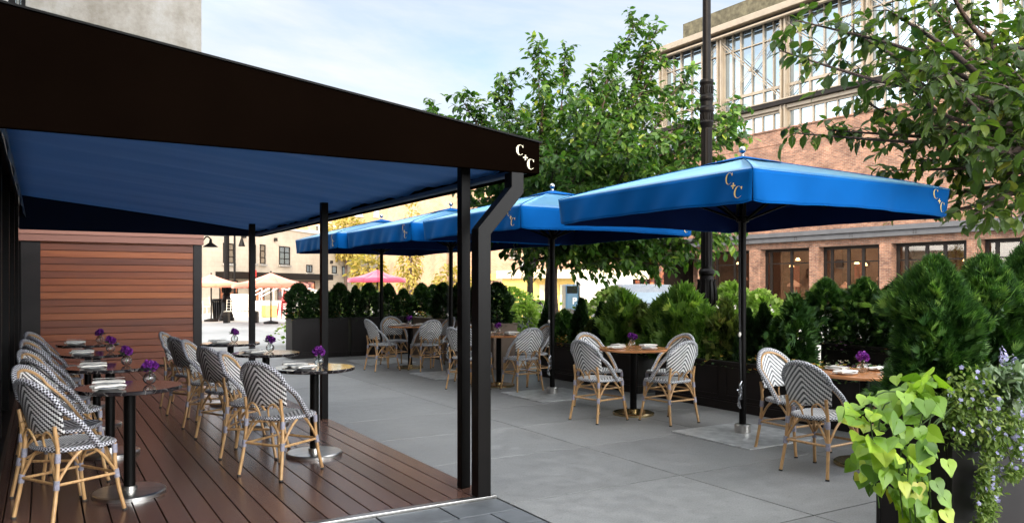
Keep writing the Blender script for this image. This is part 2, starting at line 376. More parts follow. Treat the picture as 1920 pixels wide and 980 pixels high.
# ------------------------------------------------------------------ setting: ground
def slab_sheet(name,xs,ys,z,mat,gap,lo,hi,keep=None):
    m=MB()
    for i in range(len(xs)-1):
        for j in range(len(ys)-1):
            if keep and not keep(xs[i],xs[i+1],ys[j],ys[j+1]): continue
            m.box(xs[i]+gap,xs[i+1]-gap,ys[j]+gap,ys[j+1]-gap,z-.03,z,r=random.random())
    o=m.build(name,mat,bevel=.003); tag(o,kind='structure'); return o
g=MB(); g.add([(-400,-200,-.045),(600,-200,-.045),(600,700,-.045),(-400,700,-.045)],[(0,1,2,3)]); tag(g.build('ground',M['earth']),kind='structure')
g=MB(); g.add([(-2,-8,-.04),(60,-8,-.04),(60,120,-.04),(-2,120,-.04)],[(0,1,2,3)]); tag(g.build('joint_bed',M['grout']),kind='structure')
xs=[2.69,4.215,5.74,7.27,8.8,10.3,11.9]; ys=[-6,-4.6,-3,-1.5,0,1.2,2.1,3.3,4.52,5.77,6.95,8.09,9.6,11.1,12.6,14.1,15.6,17.1,18.6]
slab_sheet('pavement',xs,ys,0.0,M['pave'],.005,0,0)
xs2=[2.45-.31*k for k in range(9)][::-1]+[2.684]; ys2=[4.62-.155*k for k in range(12)][::-1]+[4.70]
m=MB(); 
for j in range(13):
    y1=4.695-.30*j; y0=y1-.30; off=.0 if j%2==0 else .22
    x=2.684
    while x>-1.2:
        x0=x-.44+ (off if x==2.684 else 0); m.box(x0+.006,x-.006,y0+.006,y1-.006,-.03,0,r=random.random()); x=x0
tag(m.build('paver_strip',M['paver'],bevel=.004),kind='structure')
def ringgrid():
    m=MB(); st=3.0
    for X in range(-1,40):
        for Y in range(-3,52):
            x0,x1,y0,y1=X*st,X*st+st,Y*st,Y*st+st
            if x1>2.69 and x0<11.9 and y0<18.6 and y1>-6: 
                # butt against the patio slabs
                if x0>=2.6 and x1<=11.95 and y1<=18.7: continue
                if x0<11.9 and y0<18.6:
                    if y1>18.6 and x0>=0: y0=18.6
                    elif x1>11.9: x0=11.9
                    elif x0<2.69 and x1>2.69: x1=2.685
            if x1<=2.7 and y0<15.4:
                if y1>15.4: y0=15.4
                else: continue
            if x1-x0<.05 or y1-y0<.05: continue
            m.box(x0+.004,x1-.004,y0+.004,y1-.004,-.035,-.002,r=random.random())
    tag(m.build('plaza',M['plaza']),kind='structure')
ringgrid()
# deck
m=MB(); x=2.675; k=0
while x>-.42:
    yy=4.765
    cuts=[yy,15.3]
    for a,b in zip(cuts[:-1],cuts[1:]): m.box(x-.1365,x,a,b-.003,-.03,.012,r=random.random())
    x-=.1445; k+=1
tag(m.build('wooden_deck',M['deck'],bevel=.003),kind='structure')
m=MB(); m.box(-.9,2.69,4.70,4.758,-.02,.016); tag(m.build('deck_edge_trim',M['steel'],bevel=.003),'polished steel strip edging the near end of the wooden deck','edge strip')
# ------------------------------------------------------------------ left restaurant building
b=empty('restaurant_building',(-.3,0,0),0,'dark bronze glazed shopfront building along the left side of the deck','building')
m=MB(); m.box(-9,-.25,-22,15.30,0,2.9); m.build('core_wall',M['bronze'],b)
for i in range(9):
    y0=-1.0+i*1.8
    fr=MB(); fr.box(-.22,0,y0,y0+.08,0,2.9); fr.build('mullion',M['black_metal'],b,bevel=.004)
    pn=MB(); pn.box(-.20,-.17,y0+.08,y0+1.8,.16,2.62); pn.build('pane',M['pane_dark'],b)
m=MB(); m.box(-.22,.03,-1,15.28,0,.15); m.build('kick_plate',M['bronze'],b,bevel=.004)
m=MB(); m.box(-.22,.01,-1,15.28,2.62,2.9); m.build('transom',M['black_metal'],b)
m=MB(); m.box(-9,-.05,-22,15.30,2.9,10.4); m.build('upper_wall',M['white_paint'],b)
for i in range(6):
    y0=1.5+i*2.4
    m=MB(); m.box(-.05,.02,y0,y0+1.5,4.6,7.2); f_=m.build('window_frame',M['black_metal'],b)
    m=MB(); m.box(.02,.03,y0+.12,y0+1.38,4.72,7.08); m.build('pane',M['pane_sky'],f_)
m=MB(); m.box(-9,.12,-22,15.30,10.4,10.7); m.build('cornice',M['black_metal'],b)
# concrete tower at the end
t=empty('concrete_building',(0,15.36,0),0,'tall stained bare concrete building rising above the blue awning','building')
m=MB(); m.box(-9,2.52,.02,5.0,2.75,8.4); m.build('wall',M['concrete'],t)
m=MB(); m.box(-9,2.46,.05,6.0,0,2.75); m.build('lower_wall',M['planter'],t)
m=MB(); m.box(-.36,-.24,-.05,.015,2.8,8); m.build('downpipe',M['black_metal'],t)
# wooden siding wall closing the deck
t=empty('wooden_wall',(0,15.3,0),0,'orange cedar plank wall in a dark frame at the end of the deck','wall')
m=MB(); z=.05; 
rv=[.35,.30,.45,.25,.62,.28,.22,.80,.50,.30,.85,.62,.55,.33,.42,.12,.68,.20,.75,.4]
i=0
while z<2.19:
    m.box(-.03,2.36,-.02,.02,z,min(z+.110,2.2),r=rv[i%20]*.95); z+=.118; i+=1
m.build('siding',M['siding'],t,bevel=.003)
m=MB(); m.box(-.31,-.03,-.03,.04,0,2.2); m.build('frame_post',M['planter'],t,bevel=.004)
m=MB(); m.box(2.36,2.51,-.04,.04,0,2.2); m.build('frame_post',M['planter'],t,bevel=.004)
m=MB(); m.box(-.34,2.53,-.09,.04,2.2,2.315,r=.4); m.box(-.34,2.53,-.11,.04,2.318,2.40,r=.9); m.build('fascia_board',M['fasciawood'],t,bevel=.003)
m=MB(); m.box(-.34,3.0,-.02,.5,2.405,2.46); m.build('roof_edge',M['black_metal'],t)
t=empty('wall_lamp',(2.62,15.32,2.2),0,'small black barn lamp at the corner of the wooden wall','lamp')
m=MB(); m.lathe([(.02,.12),(.03,.05),(.13,-.02),(.13,-.03),(0,-.03)],14,(.05,0,0)); m.build('lamp_shade',M['black_metal'],t)
m=MB(); m.tube(catmull([(-.1,0,.06),(-.02,0,.16),(.05,0,.12)]),.012,6); m.build('arm',M['black_metal'],t)
# ------------------------------------------------------------------ awning
AX0,AX1,AY0,AY1=-.28,3.05,4.75,13.05
def roofz(x): 
    k=(x-AX0)/(AX1-AX0); return 2.74+(2.345-2.74)*k
t=empty('awning',(0,AY0,0),0,'long flat-fronted awning with brown fascia and blue canvas underside over the deck','awning')
def afn(u,v):
    x=AX0+(AX1-AX0)*u; y=(AY1-AY0)*v
    w=.010*math.sin(y*7.5+1.6*math.sin(x*1.1))*(.3+.7*u)+.006*math.sin(y*19+x*2+math.sin(y*3))*u-.02*math.sin(PI*((y/1.66)%1.0))
    return (x,y,roofz(x)+w*(1-.0*v))
m=MB(); m.grid(afn,16,170); m.build('canopy',M['awn_blue'],t,solid=.003)
# near end fascia: tapering panel
def prism(m,poly,y0,y1,r=0):
    n=len(poly); vs=[(x,y0,z) for x,z in poly]+[(x,y1,z) for x,z in poly]
    m.add(vs,[list(range(n)),list(range(n,2*n))[::-1]]+[(i+n,(i+1)%n+n,(i+1)%n,i)[::1] for i in range(n)],r=r); return m
m=prism(MB(),[(-.6,2.255),(3.05,2.255),(3.05,2.475),(-.6,2.935)],-.04,0.0); m.build('fascia',M['fascia'],t,bevel=.006)
m=prism(MB(),[(-.6,2.935),(3.065,2.475),(3.065,2.487),(-.6,2.947)],-.05,.03); m.build('edge_trim',M['black_metal'],t)
m=MB(); m.box(3.01,3.05,0,AY1-AY0,2.25,2.475); m.build('side_fascia',M['fascia'],t,bevel=.005)
m=prism(MB(),[(AX0,2.25),(AX1-.04,2.25),(AX1-.04,roofz(AX1)+.03),(AX0,roofz(AX0)+.03)],AY1-AY0-.02,AY1-AY0); m.build('end_valance',M['awn_navy'],t)
m=MB(); m.grid(lambda u,v:(AX0+.02+.05*v+.01*math.sin(u*40),(AY1-AY0)*u,2.72-.30*v+.004*math.sin(u*90)),100,4); m.build('wall_flap',M['awn_blue'],t,solid=.003)
m=MB(); m.box(2.93,3.0,0.02,AY1-AY0-.03,2.262,2.30); m.build('edge_rail',M['awn_blue'],t,bevel=.01)
for (x,y,w) in ((2.60,5.02,.072),(2.63,8.38,.074),(2.63,11.80,.08)):
    m=MB(); m.box(x-w/2,x+w/2,y-AY0-w/2,y-AY0+w/2,.012,2.36); m.build('post',M['black_metal'],t,bevel=.004)
m=MB(); w=.052
pth=[(2.595,.013),(2.595,1.83),(2.86,2.13),(2.86,2.252)]
def sqpath(m,pth,y,wx,wy):
    prev=None
    offs=[]
    for i,(x,z) in enumerate(pth):
        if i in(0,len(pth)-1): offs.append(((x-wx,z),(x+wx,z)))
        else:
            d0=Vector((x-pth[i-1][0],z-pth[i-1][1])).normalized(); d1=Vector((pth[i+1][0]-x,pth[i+1][1]-z)).normalized()
            n0=Vector((-d0.y,d0.x)); n1=Vector((-d1.y,d1.x)); n=(n0+n1).normalized(); s=wx/max(.3,n.dot(n0))
            offs.append(((x+n.x*s,z+n.y*s),(x-n.x*s,z-n.y*s)))
    vs=[]
    for (a,b_) in offs: vs+=[(a[0],y-wy,a[1]),(b_[0],y-wy,b_[1]),(b_[0],y+wy,b_[1]),(a[0],y+wy,a[1])]
    fs=[]
    for i in range(len(offs)-1):
        for k in range(4): a=i*4+k; b2=i*4+(k+1)%4; fs.append((a,b2,b2+4,a+4))
    fs+=[(3,2,1,0),tuple(range(len(vs)-4,len(vs)))]
    m.add(vs,fs)
sqpath(m,pth,.0,.05,.05); m.build('drain_post',M['bronze'],t,bevel=.004)
# monogram C + C as 2-D outlines (unit letter height)
def c_letter(ox,oy,h,fn,m,weight=.17,w=.84):
    n=22; vs=[];fs=[]
    for i in range(n+1):
        a=R(48)+ (R(318)-R(48))*i/n; c,s_=math.cos(a),math.sin(a)
        th=weight*(.18+.82*max(0,-c)**.8) 
        ro=.5; ri=.5-th
        vs.append(fn(ox+h*w*(ro*c),oy+h*ro*s_)); vs.append(fn(ox+h*w*(ri*c),oy+h*(.5-th*.55)*s_))
    for i in range(n): a=2*i; fs.append((a,a+1,a+3,a+2))
    m.add(vs,fs)
    for sy in (1,):
        x0=ox+h*w*.36; m.add([fn(x0-.02*h,oy+h*.22),fn(x0+.05*h,oy+h*.22),fn(x0+.05*h,oy+h*.47),fn(x0-.06*h,oy+h*.40)],[(0,1,2,3)])
def monogram(fn,m,h=.11,weight=.26,dx=.60,dy=.62,pl=.25):
    c_letter(-dx*h,dy*h,h,fn,m,weight); c_letter(dx*h,-dy*h,h,fn,m,weight)
    q=pl*h; w=.045*h*(1+weight); y=-.05*h
    m.add([fn(-q,y-w),fn(q,y-w),fn(q,y+w),fn(-q,y+w)],[(0,1,2,3)])
    m.add([fn(-w,y-q),fn(w,y-q),fn(w,y-w*1.02),fn(-w,y-w*1.02)],[(0,1,2,3)])
    m.add([fn(-w,y+w*1.02),fn(w,y+w*1.02),fn(w,y+q),fn(-w,y+q)],[(0,1,2,3)])
m=MB(); monogram(lambda a,b_:(2.925+a,-.046,2.365+b_),m,.075,.32); m.build('monogram',M['cream'],t,solid=.004)
# ------------------------------------------------------------------ bistro chair
def make_chair(kind):
    wv=M['weave_dark'] if kind=='dark' else M['weave_grey']; hp=M['hoop_dark'] if kind=='dark' else M['hoop_grey']
    bm=M['bamboo']
    root=empty('bistro_chair')
    def outl(a):
        c,s_=math.cos(a),math.sin(a); p=.62
        x=math.copysign(abs(c)**p,c); y=math.copysign(abs(s_)**p,s_)
        return (x*(.205+.018*y), .005+y*.205)
    m=MB(); n=36; vs=[];uvs=[];fs=[]
    rings=[0,.35,.65,.85,.97]
    for k,q in enumerate(rings):
        for i in range(n):
            x,y=outl(2*PI*i/n); vs.append((x*q,.005+(y-.005)*q,.458-.012*(1-q**2)+.004*q)); uvs.append((x*q,(y)*q))
    for k in range(len(rings)-1):
        for i in range(n): a=k*n+i;b_=k*n+(i+1)%n; fs.append((a,b_,b_+n,a+n))
    m.add(vs,fs,True,uvs)
    m.add([(x,y,z-.022) for x,y,z in vs],[f[::-1] for f in fs],True,uvs)
    seat=m.build('seat',wv,root)
    m=MB(); m.tube([(*outl(2*PI*i/n),.447) for i in range(n+1)],.0155,8,close=True); m.build('seat_rim',hp,seat)
    yc=lambda z:-.205-(z-.55)*.30
    cyl=lambda x,z: yc(z)+.055*(x/.2)**2
    def prof(z): 
        return .185+.02*min(1,(z-.55)/.13) if z<.68 else .205*math.sqrt(max(0,1-((z-.68)/.185)**2))
    def pf(u,v):
        z=.545+.318*(1-(1-v)**1.35) ; w=prof(z); x=(2*u-1)*w
        return (x,cyl(x,z),z)
    uvf=lambda u,v:(pf(u,v)[0],pf(u,v)[2])
    m=MB(); m.grid(pf,20,22,uvf=uvf); br=m.build('backrest',wv,root,solid=.012)
    def hoop(off,zz,sidex,r,nm,mat,up,fw=0):
        P=[(sidex,.05,.437),(sidex+.004,-.02,.53),(sidex+.002,-.095,.62)]
        for d in range(8,173,12):
            a=R(d); x=(.209-off)*math.cos(a); z=.685+(.187-zz)*math.sin(a); P.append((x,cyl(x,z)-.002+fw,z))
        P+=[(-sidex-.002,-.095,.62),(-sidex-.004,-.02,.53),(-sidex,.05,.437)]
        m=MB(); m.tube(catmull(P,3),r,10,sq=up); return m.build(nm,mat,root)
    hoop(0,0,.226,.0175,'back_hoop',hp,1.15)
    hoop(.026,.024,.203,.0105,'inner_hoop',bm,1,.016)
    RL=lambda s_:[(s_*.205,-.245,0),(s_*.187,-.208,.22),(s_*.176,-.192,.43),(s_*.172,-.200,.52),(s_*.172,-.212,.60)]
    FL=lambda s_:[(s_*.215,.222,0),(s_*.198,.190,.15),(s_*.188,.172,.30),(s_*.184,.168,.44)]
    def legpt(P,z):
        z=min(max(z,P[0][2]),P[-1][2])
        for a,b_ in zip(P[:-1],P[1:]):
            if a[2]<=z<=b_[2]:
                k=(z-a[2])/(b_[2]-a[2]); return Vector(a).lerp(Vector(b_),k)
    for s_ in (-1,1):
        for P in (RL(s_),FL(s_)):
            m=MB(); m.tube(catmull(P,4),.0128,8); lg=m.build('leg',bm,root)
            for z in (.245,.405):
                m=MB(); m.tube([legpt(P,z-.028),legpt(P,z),legpt(P,z+.028)],.0178,8); m.build('binding',M['binding'],lg)
            m=MB(); m.tube([Vector(P[0]),legpt(P,.012)],.0155,8); m.build('foot',M['rubber'],lg)
    def seg(nm,pts,r=.0095):
        m=MB(); m.tube(catmull(pts,4) if len(pts)>2 else pts,r,7); m.build(nm,bm,root)
    for s_ in (-1,1):
        seg('stretcher',[legpt(RL(s_),.245),legpt(FL(s_),.245)])
        a=legpt(RL(s_),.25);b_=legpt(FL(s_),.25)
        seg('brace',[a,(s_*.196,-.13,.37),(s_*.200,-.06,.435)]); seg('brace',[b_,(s_*.198,.09,.37),(s_*.200,.02,.435)])
        seg('brace',[legpt(RL(s_),.255),(s_*.11,-.19,.38),(s_*.05,-.175,.44)])
        seg('brace',[legpt(FL(s_),.255),(s_*.11,.17,.38),(s_*.05,.175,.44)])
        seg('back_loop',[legpt(RL(s_),.45),(s_*.155,-.205,.515),(s_*.105,-.214,.560),(s_*.055,-.212,.528),(s_*.04,-.190,.455)],.0075)
    seg('stretcher',[legpt(RL(-1),.25),legpt(RL(1),.25)]); seg('stretcher',[legpt(FL(-1),.25),legpt(FL(1),.25)])
    return root
used={}
def place(proto,loc,rz,label,cat,group,scale=None):
    o=proto if proto.name not in used else copy_tree(proto)
    used[proto.name]=1
    o.location=loc; o.rotation_euler=(0,0,rz); tag(o,label,cat,group)
    if scale: o.scale=(scale,)*3
    return o
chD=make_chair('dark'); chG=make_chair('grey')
Tn=['nearest','second nearest','third nearest','farthest']
def chair(proto,x,y,face,label,group,z=0):
    place(proto,(x,y,z),R(face-90),label,'chair',group)
DZ=.012
lt=[(.52,6.05),(.50,7.58),(.48,9.15),(.47,10.72)]
for i,(tx,ty) in enumerate(lt):
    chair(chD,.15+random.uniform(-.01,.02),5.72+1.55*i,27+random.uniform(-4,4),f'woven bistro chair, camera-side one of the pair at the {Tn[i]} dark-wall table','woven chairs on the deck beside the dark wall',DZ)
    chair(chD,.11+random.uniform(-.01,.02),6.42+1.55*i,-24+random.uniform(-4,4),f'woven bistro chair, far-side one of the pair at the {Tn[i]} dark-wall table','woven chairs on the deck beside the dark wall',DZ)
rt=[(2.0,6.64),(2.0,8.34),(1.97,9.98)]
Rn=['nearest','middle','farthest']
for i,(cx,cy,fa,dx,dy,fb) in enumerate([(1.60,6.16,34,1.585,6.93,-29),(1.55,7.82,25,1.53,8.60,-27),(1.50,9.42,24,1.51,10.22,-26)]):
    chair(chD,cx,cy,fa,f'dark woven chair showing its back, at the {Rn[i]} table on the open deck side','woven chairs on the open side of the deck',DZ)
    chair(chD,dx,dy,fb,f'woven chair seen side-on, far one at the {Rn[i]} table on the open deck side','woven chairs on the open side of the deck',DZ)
pt=[(5.76,4.02),(5.76,6.94),(5.70,9.90),(5.60,12.88)]
Pn=['nearest','second nearest','third nearest','farthest']
for i,(tx,ty) in enumerate(pt):
    g_='grey-and-white chairs on the paving'
    j=lambda a:random.uniform(-a,a)
    if i==0:
        L=[(tx-.50,ty+.02,4),(tx-.06,ty+.66,-92),(tx+.56,ty+.05,178)]
    else:
        L=[(tx-.54+j(.02),ty-.10+j(.03),8+j(4)),(tx-.06+j(.04),ty+.57,-88+j(5)),(tx+.56,ty+.0+j(.04),180+j(5)),(tx+.02+j(.03),ty-.56,92+j(5))]
    nm=['turned sideways on the deck side of','facing the camera behind','on the planter side of','with its back to the camera at']
    for k,(x,y,f_) in enumerate(L):
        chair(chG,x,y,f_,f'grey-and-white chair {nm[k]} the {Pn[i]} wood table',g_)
# ------------------------------------------------------------------ tables
def make_table(kind):
    root=empty('bistro_table')
    rt_=.34 if kind=='marble' else .385
    m=MB(); m.lathe([(0,.722),(rt_-.01,.722),(rt_,.727),(rt_,.745),(rt_-.004,.75),(0,.75)],48); 
    m.build('table_top',M['marble'] if kind=='marble' else M['tablewood'],root)
    m=MB(); m.lathe([(.09,.715),(.09,.722)],16); m.lathe([(0,.714),(.09,.715)],16); m.lathe([(.038,.03),(.038,.714)],20); m.build('column',M['black_metal'],root)
    m=MB(); m.lathe([(0,.0),(.235,.0),(.235,.022),(.225,.03),(.05,.034),(.05,.06),(.039,.062)],40); m.build('base',M['brass'] if kind!='marble' else M['steel'],root)
    return root
tm=make_table('marble'); tw=make_table('wood')
def make_plate():
    m=MB(); m.lathe([(0,.0),(.05,.0),(.085,.012),(.092,.016),(.088,.018),(.055,.006),(0,.005)],28); return m.build('plate',M['ceramic'])
def make_napkin():
    m=MB()
    def fn(u,v): return ((u-.5)*.20+.006*math.sin(v*5),(v-.5)*.085,.030+.006*math.sin(u*PI)+.003*math.sin(u*9+v*7))
    m.grid(fn,12,6); m.grid(lambda u,v:(fn(u,v)[0],fn(u,v)[1],fn(u,v)[2]-.011),12,6,flip=True)
    for e in range(4):
        def ed(u,v,e=e):
            a=[(u,0),(1,u),(1-u,1),(0,1-u)][e]; p=fn(*a); return (p[0],p[1],p[2]-.011*v)
        m.grid(ed,12,1,flip=True)
    return m.build('napkin',M['linen'])
def make_knife():
    m=MB(); m.bar((-.10,0,.004),(.0,0,.004),.010,.003); m.bar((.002,0,.004),(.10,0,.004),.016,.002); return m.build('knife',M['steel'],bevel=.001)
plP,npP,knP=make_plate(),make_napkin(),make_knife()
def make_vase():
    root=empty('flower_vase'); m=MB()
    pr=[(0,.0)]+[(.044*math.sin(PI*a/10),.043-.043*math.cos(PI*a/10)) for a in range(1,9)]+[(.020,.083),(.024,.092)]
    inn=[(max(r_-.003,0),z+.002) for r_,z in pr][::-1]; inn[-1]=(0,.004)
    m.lathe(pr+inn,20); m.build('vase',M['glass'],root)
    rng=random.Random(3)
    for (cx,cy,cz,rr) in ((.012,.0,.135,.034),(-.024,.012,.128,.028),(.0,-.028,.120,.026)):
        m=MB()
        for k in range(90):
            d=Vector((rng.gauss(0,1),rng.gauss(0,1),rng.gauss(.25,1))).normalized(); p=Vector((cx,cy,cz))+d*rr*rng.uniform(.55,1)
            t_=d.cross(Vector((rng.gauss(0,1),rng.gauss(0,1),rng.gauss(0,1)))).normalized(); q=t_.cross(d)*.4+d*.7
            s_=.011
            m.add([p-t_*s_,p+t_*s_,p+t_*s_*.8+q*s_*1.4,p-t_*s_*.8+q*s_*1.4],[(0,1,2,3)],r=rng.random())
        m.build('bloom',M['purple'],root)
    m=MB()
    for k in range(6):
        a=rng.uniform(0,6.28); m.tube(catmull([(0,0,.02),(.008*math.cos(a),.008*math.sin(a),.08),(.025*math.cos(a),.025*math.sin(a),.12)]),.0014,5)
    m.build('stem',M['trail'],root)
    m=MB()
    for k in range(7):
        a=rng.uniform(0,6.28); c=Vector((math.cos(a),math.sin(a),0)); p=c*.02+Vector((0,0,.10)); q=c.cross(Vector((0,0,1)))*.012
        e=p+c*.055+Vector((0,0,rng.uniform(0,.03))); mid=(p+e)/2+Vector((0,0,.008)); m.add([p,mid-q,e,mid+q],[(0,1,2,3)],r=.3*rng.random())
    m.build('leaves',M['bedding'],root)
    return root
vsP=make_vase()
def setting(tx,ty,z,name,spots,vx,vy,cut):
    side=[('camera-side','near edge'),('far-side','far edge'),('deck-side','edge toward the deck'),('planter-side','edge toward the planters')]
    for k,(dx,dy,rz) in enumerate(spots):
        w=side[k%4][0]
        p=place(plP,(tx+dx,ty+dy,z),0,f'white plate, {w} one on {name}','plate','white side plates on the tables')
        place(npP,(tx+dx,ty+dy,z-.002),R(rz),f'linen napkin on the {w} plate of {name}','napkin','folded napkins on the plates')
        if cut: place(knP,(tx+dx,ty+dy+.0,z+.045),R(rz+8),f'steel knife on the {w} napkin of {name}','knife','knives on the napkins')
    v=place(vsP,(tx+vx,ty+vy,z),random.uniform(0,6),f'round glass vase of purple flowers on {name}','vase','glass vases of purple flowers')
usedv=[]
for i,(tx,ty) in enumerate(lt):
    place(tm,(tx,ty,DZ),random.uniform(0,6),f'round black marble bistro table, {Tn[i]} in the row along the dark wall','table','black marble bistro tables on the deck')
    setting(tx,ty,DZ+.75,f'the {Tn[i]} dark-wall table',[(-.14,-.13,15),(-.12,.13,-10)],.13,.03,True)
for i,(tx,ty) in enumerate(rt):
    place(tm,(tx,ty,DZ),random.uniform(0,6),f'round black marble bistro table, {Rn[i]} of the three on the open side of the deck','table','black marble bistro tables on the deck')
    setting(tx,ty,DZ+.75,f'the {Rn[i]} table on the open deck side',[(-.12,-.12,25),(-.13,.13,-10)],.06,.07,True)
for i,(tx,ty) in enumerate(pt):
    place(tw,(tx,ty,0),random.uniform(0,6),f'round wood-topped bistro table, {Pn[i]} of the four on the paving','table','wood-topped bistro tables on the paving')
    setting(tx,ty,.75,f'the {Pn[i]} wood table on the paving',[(.03,-.24,80),(-.03,.24,80),(-.24,.0,0),(.24,.02,0)],0,.02,False)
# ------------------------------------------------------------------ parasols
def make_parasol():
    root=empty('parasol'); Rr=1.31; ze,za,zb=2.352,2.72,2.092
    def roof(face):
        a=face*PI/2; c,s_=math.cos(a),math.sin(a)
        def fn(u,v):
            # u across, v from the eave to the crown
            q=1-v; x=(2*u-1)*Rr*q; y=-Rr*q
            z=ze+(za-ze)*v**.90 - .022*math.sin(PI*v)*(1-abs(2*u-1))+ .010*math.sin(PI*u)*q
            if v<.001: z-= .010*math.sin(PI*u)
            return (x*c-y*s_,x*s_+y*c,z)
        return fn
    m=MB()
    for f_ in range(4): m.grid(roof(f_),20,16,uvf=None)
    m.build('canopy',M['umb_top_lit'],root,solid=.003)
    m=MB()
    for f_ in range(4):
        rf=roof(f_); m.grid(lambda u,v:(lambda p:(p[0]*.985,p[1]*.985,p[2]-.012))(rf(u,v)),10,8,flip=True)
    m.build('underside_shade',M['underside_shade'],root)  # added sheet below the cloth, its dark colour paints the canopy's shade
    def val(face):
        a=face*PI/2; c,s_=math.cos(a),math.sin(a)
        def fn(u,v,off=0):
            e=abs(2*u-1); wr=(.020*math.sin(u*17+face+1.5*math.sin(u*7))+.011*math.sin(u*41+2*face+2*v))*v**.8*(1-e**6)+ .03*v*math.exp(-((1-e)/.05)**2)*-1
            x=(2*u-1)*(Rr-.003-.022*v); y=-(Rr+.012*v+wr+off)
            zb_=zb+.022*math.sin(PI*u)+.02*math.exp(-((1-e)/.035)**2)
            z=ze-.002+(zb_-ze)*v
            return (x*c-y*s_,x*s_+y*c,z)
        return fn
    for f_ in range(4):
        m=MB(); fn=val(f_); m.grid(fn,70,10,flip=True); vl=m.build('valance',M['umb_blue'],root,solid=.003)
        ml=MB(); ml.grid(lambda u,v,fn=fn: fn(u,v,-.008),70,4); ml.build('underside_shade',M['underside_shade'],vl)  # added dark sheet painting shade on the valance's inner face
        mm=MB(); monogram(lambda a,b_: fn(.5+(1.14+a)/(2*Rr),(ze-(2.24+b_))/(ze-zb),.006),mm,.094,.20); mm.build('monogram',M['gold'],vl)
    m=MB()
    def vent(f_):
        a=f_*PI/2; c,s_=math.cos(a),math.sin(a)
        def fn(u,v):
            q=(1-v)*.26; x=(2*u-1)*q; y=-q; z=2.665+.075*v; return (x*c-y*s_,x*s_+y*c,z)
        return fn
    for f_ in range(4): m.grid(vent(f_),6,4)
    m.build('vent_cap',M['umb_blue'],root,solid=.004)
    for f_ in range(4):
        rf=roof(f_); m=MB(); m.tube([Vector(rf(0,v/12))+Vector((0,0,.004)) for v in range(13)],.0045,5); m.build('hip_seam',M['umb_blue'],root)
        fn=val(f_); m=MB(); m.tube([fn(u/60,.995,.001) for u in range(61)],.004,5); m.build('hem',M['umb_blue'],root)
    m=MB(); m.lathe([(.02,2.72),(.02,2.76)],12); m.sphere((0,0,2.80),.036,16,10); m.build('finial',M['chrome'],root)
    m=MB(); m.tube([(0,0,.02),(0,0,1.3),(0,0,2.68)],.034,16); m.build('pole',M['black_metal'],root)
    m=MB(); m.lathe([(.075,.012),(.078,.02),(.078,.085),(.07,.095),(.035,.095)],24); m.build('collar',M['steel'],root)
    m=MB(); m.box(-.56,.46,-.60,.42,0,.012); m.build('base_plate',M['plate_steel'],root,bevel=.003)
    m=MB(); m.lathe([(.036,2.08),(.06,2.09),(.06,2.14),(.036,2.15)],16); m.build('hub',M['black_metal'],root)
    for k in range(8):
        a=R(45*k); L=Rr*math.sqrt(2)*.985 if k%2 else Rr*.985; d=Vector((math.cos(a),math.sin(a),0))
        m=MB(); m.bar(Vector((0,0,2.62)),d*L*.98+Vector((0,0,2.305)),.022,.030); rb=m.build('rib',M['black_metal'],root)
        m=MB(); m.bar(d*.05+Vector((0,0,2.11)),d*L*.5+Vector((0,0,2.45)),.016,.02); m.build('strut',M['black_metal'],rb)
    m=MB(); m.tube([(-.062,-.03,2.1),(-.064,-.03,1.2),(-.050,-.03,.42)],.004,5); m.tube([(-.085,-.03,2.1),(-.085,-.03,1.2),(-.055,-.03,.46)],.004,5); m.build('cord',M['rubber'],root)
    m=MB(); m.tube(catmull([(-.045,-.03,.52),(-.075,-.03,.47),(-.05,-.03,.41),(-.08,-.03,.35),(-.06,-.03,.26),(-.095,-.03,.30),(-.075,-.03,.40),(-.10,-.03,.44)]),.009,6); m.bar((-.05,-.03,.34),(-.05,-.03,.50),.02,.03); m.build('cleat',M['chrome'],root)
    m=MB(); m.sphere((-.075,-.03,.98),.016,8,6,1.6); m.build('cord_toggle',M['white_paint'],root)
    return root
pp=make_parasol()
for i,(x,y,rz) in enumerate([(5.945,5.49,0),(5.90,8.80,0),(5.78,11.62,0.01),(5.62,14.30,-.01)]):
    place(pp,(x,y,0),rz,f'square blue canvas parasol with gold lettering, {Pn[i]} of the four','parasol','blue parasols in a row over the paving')
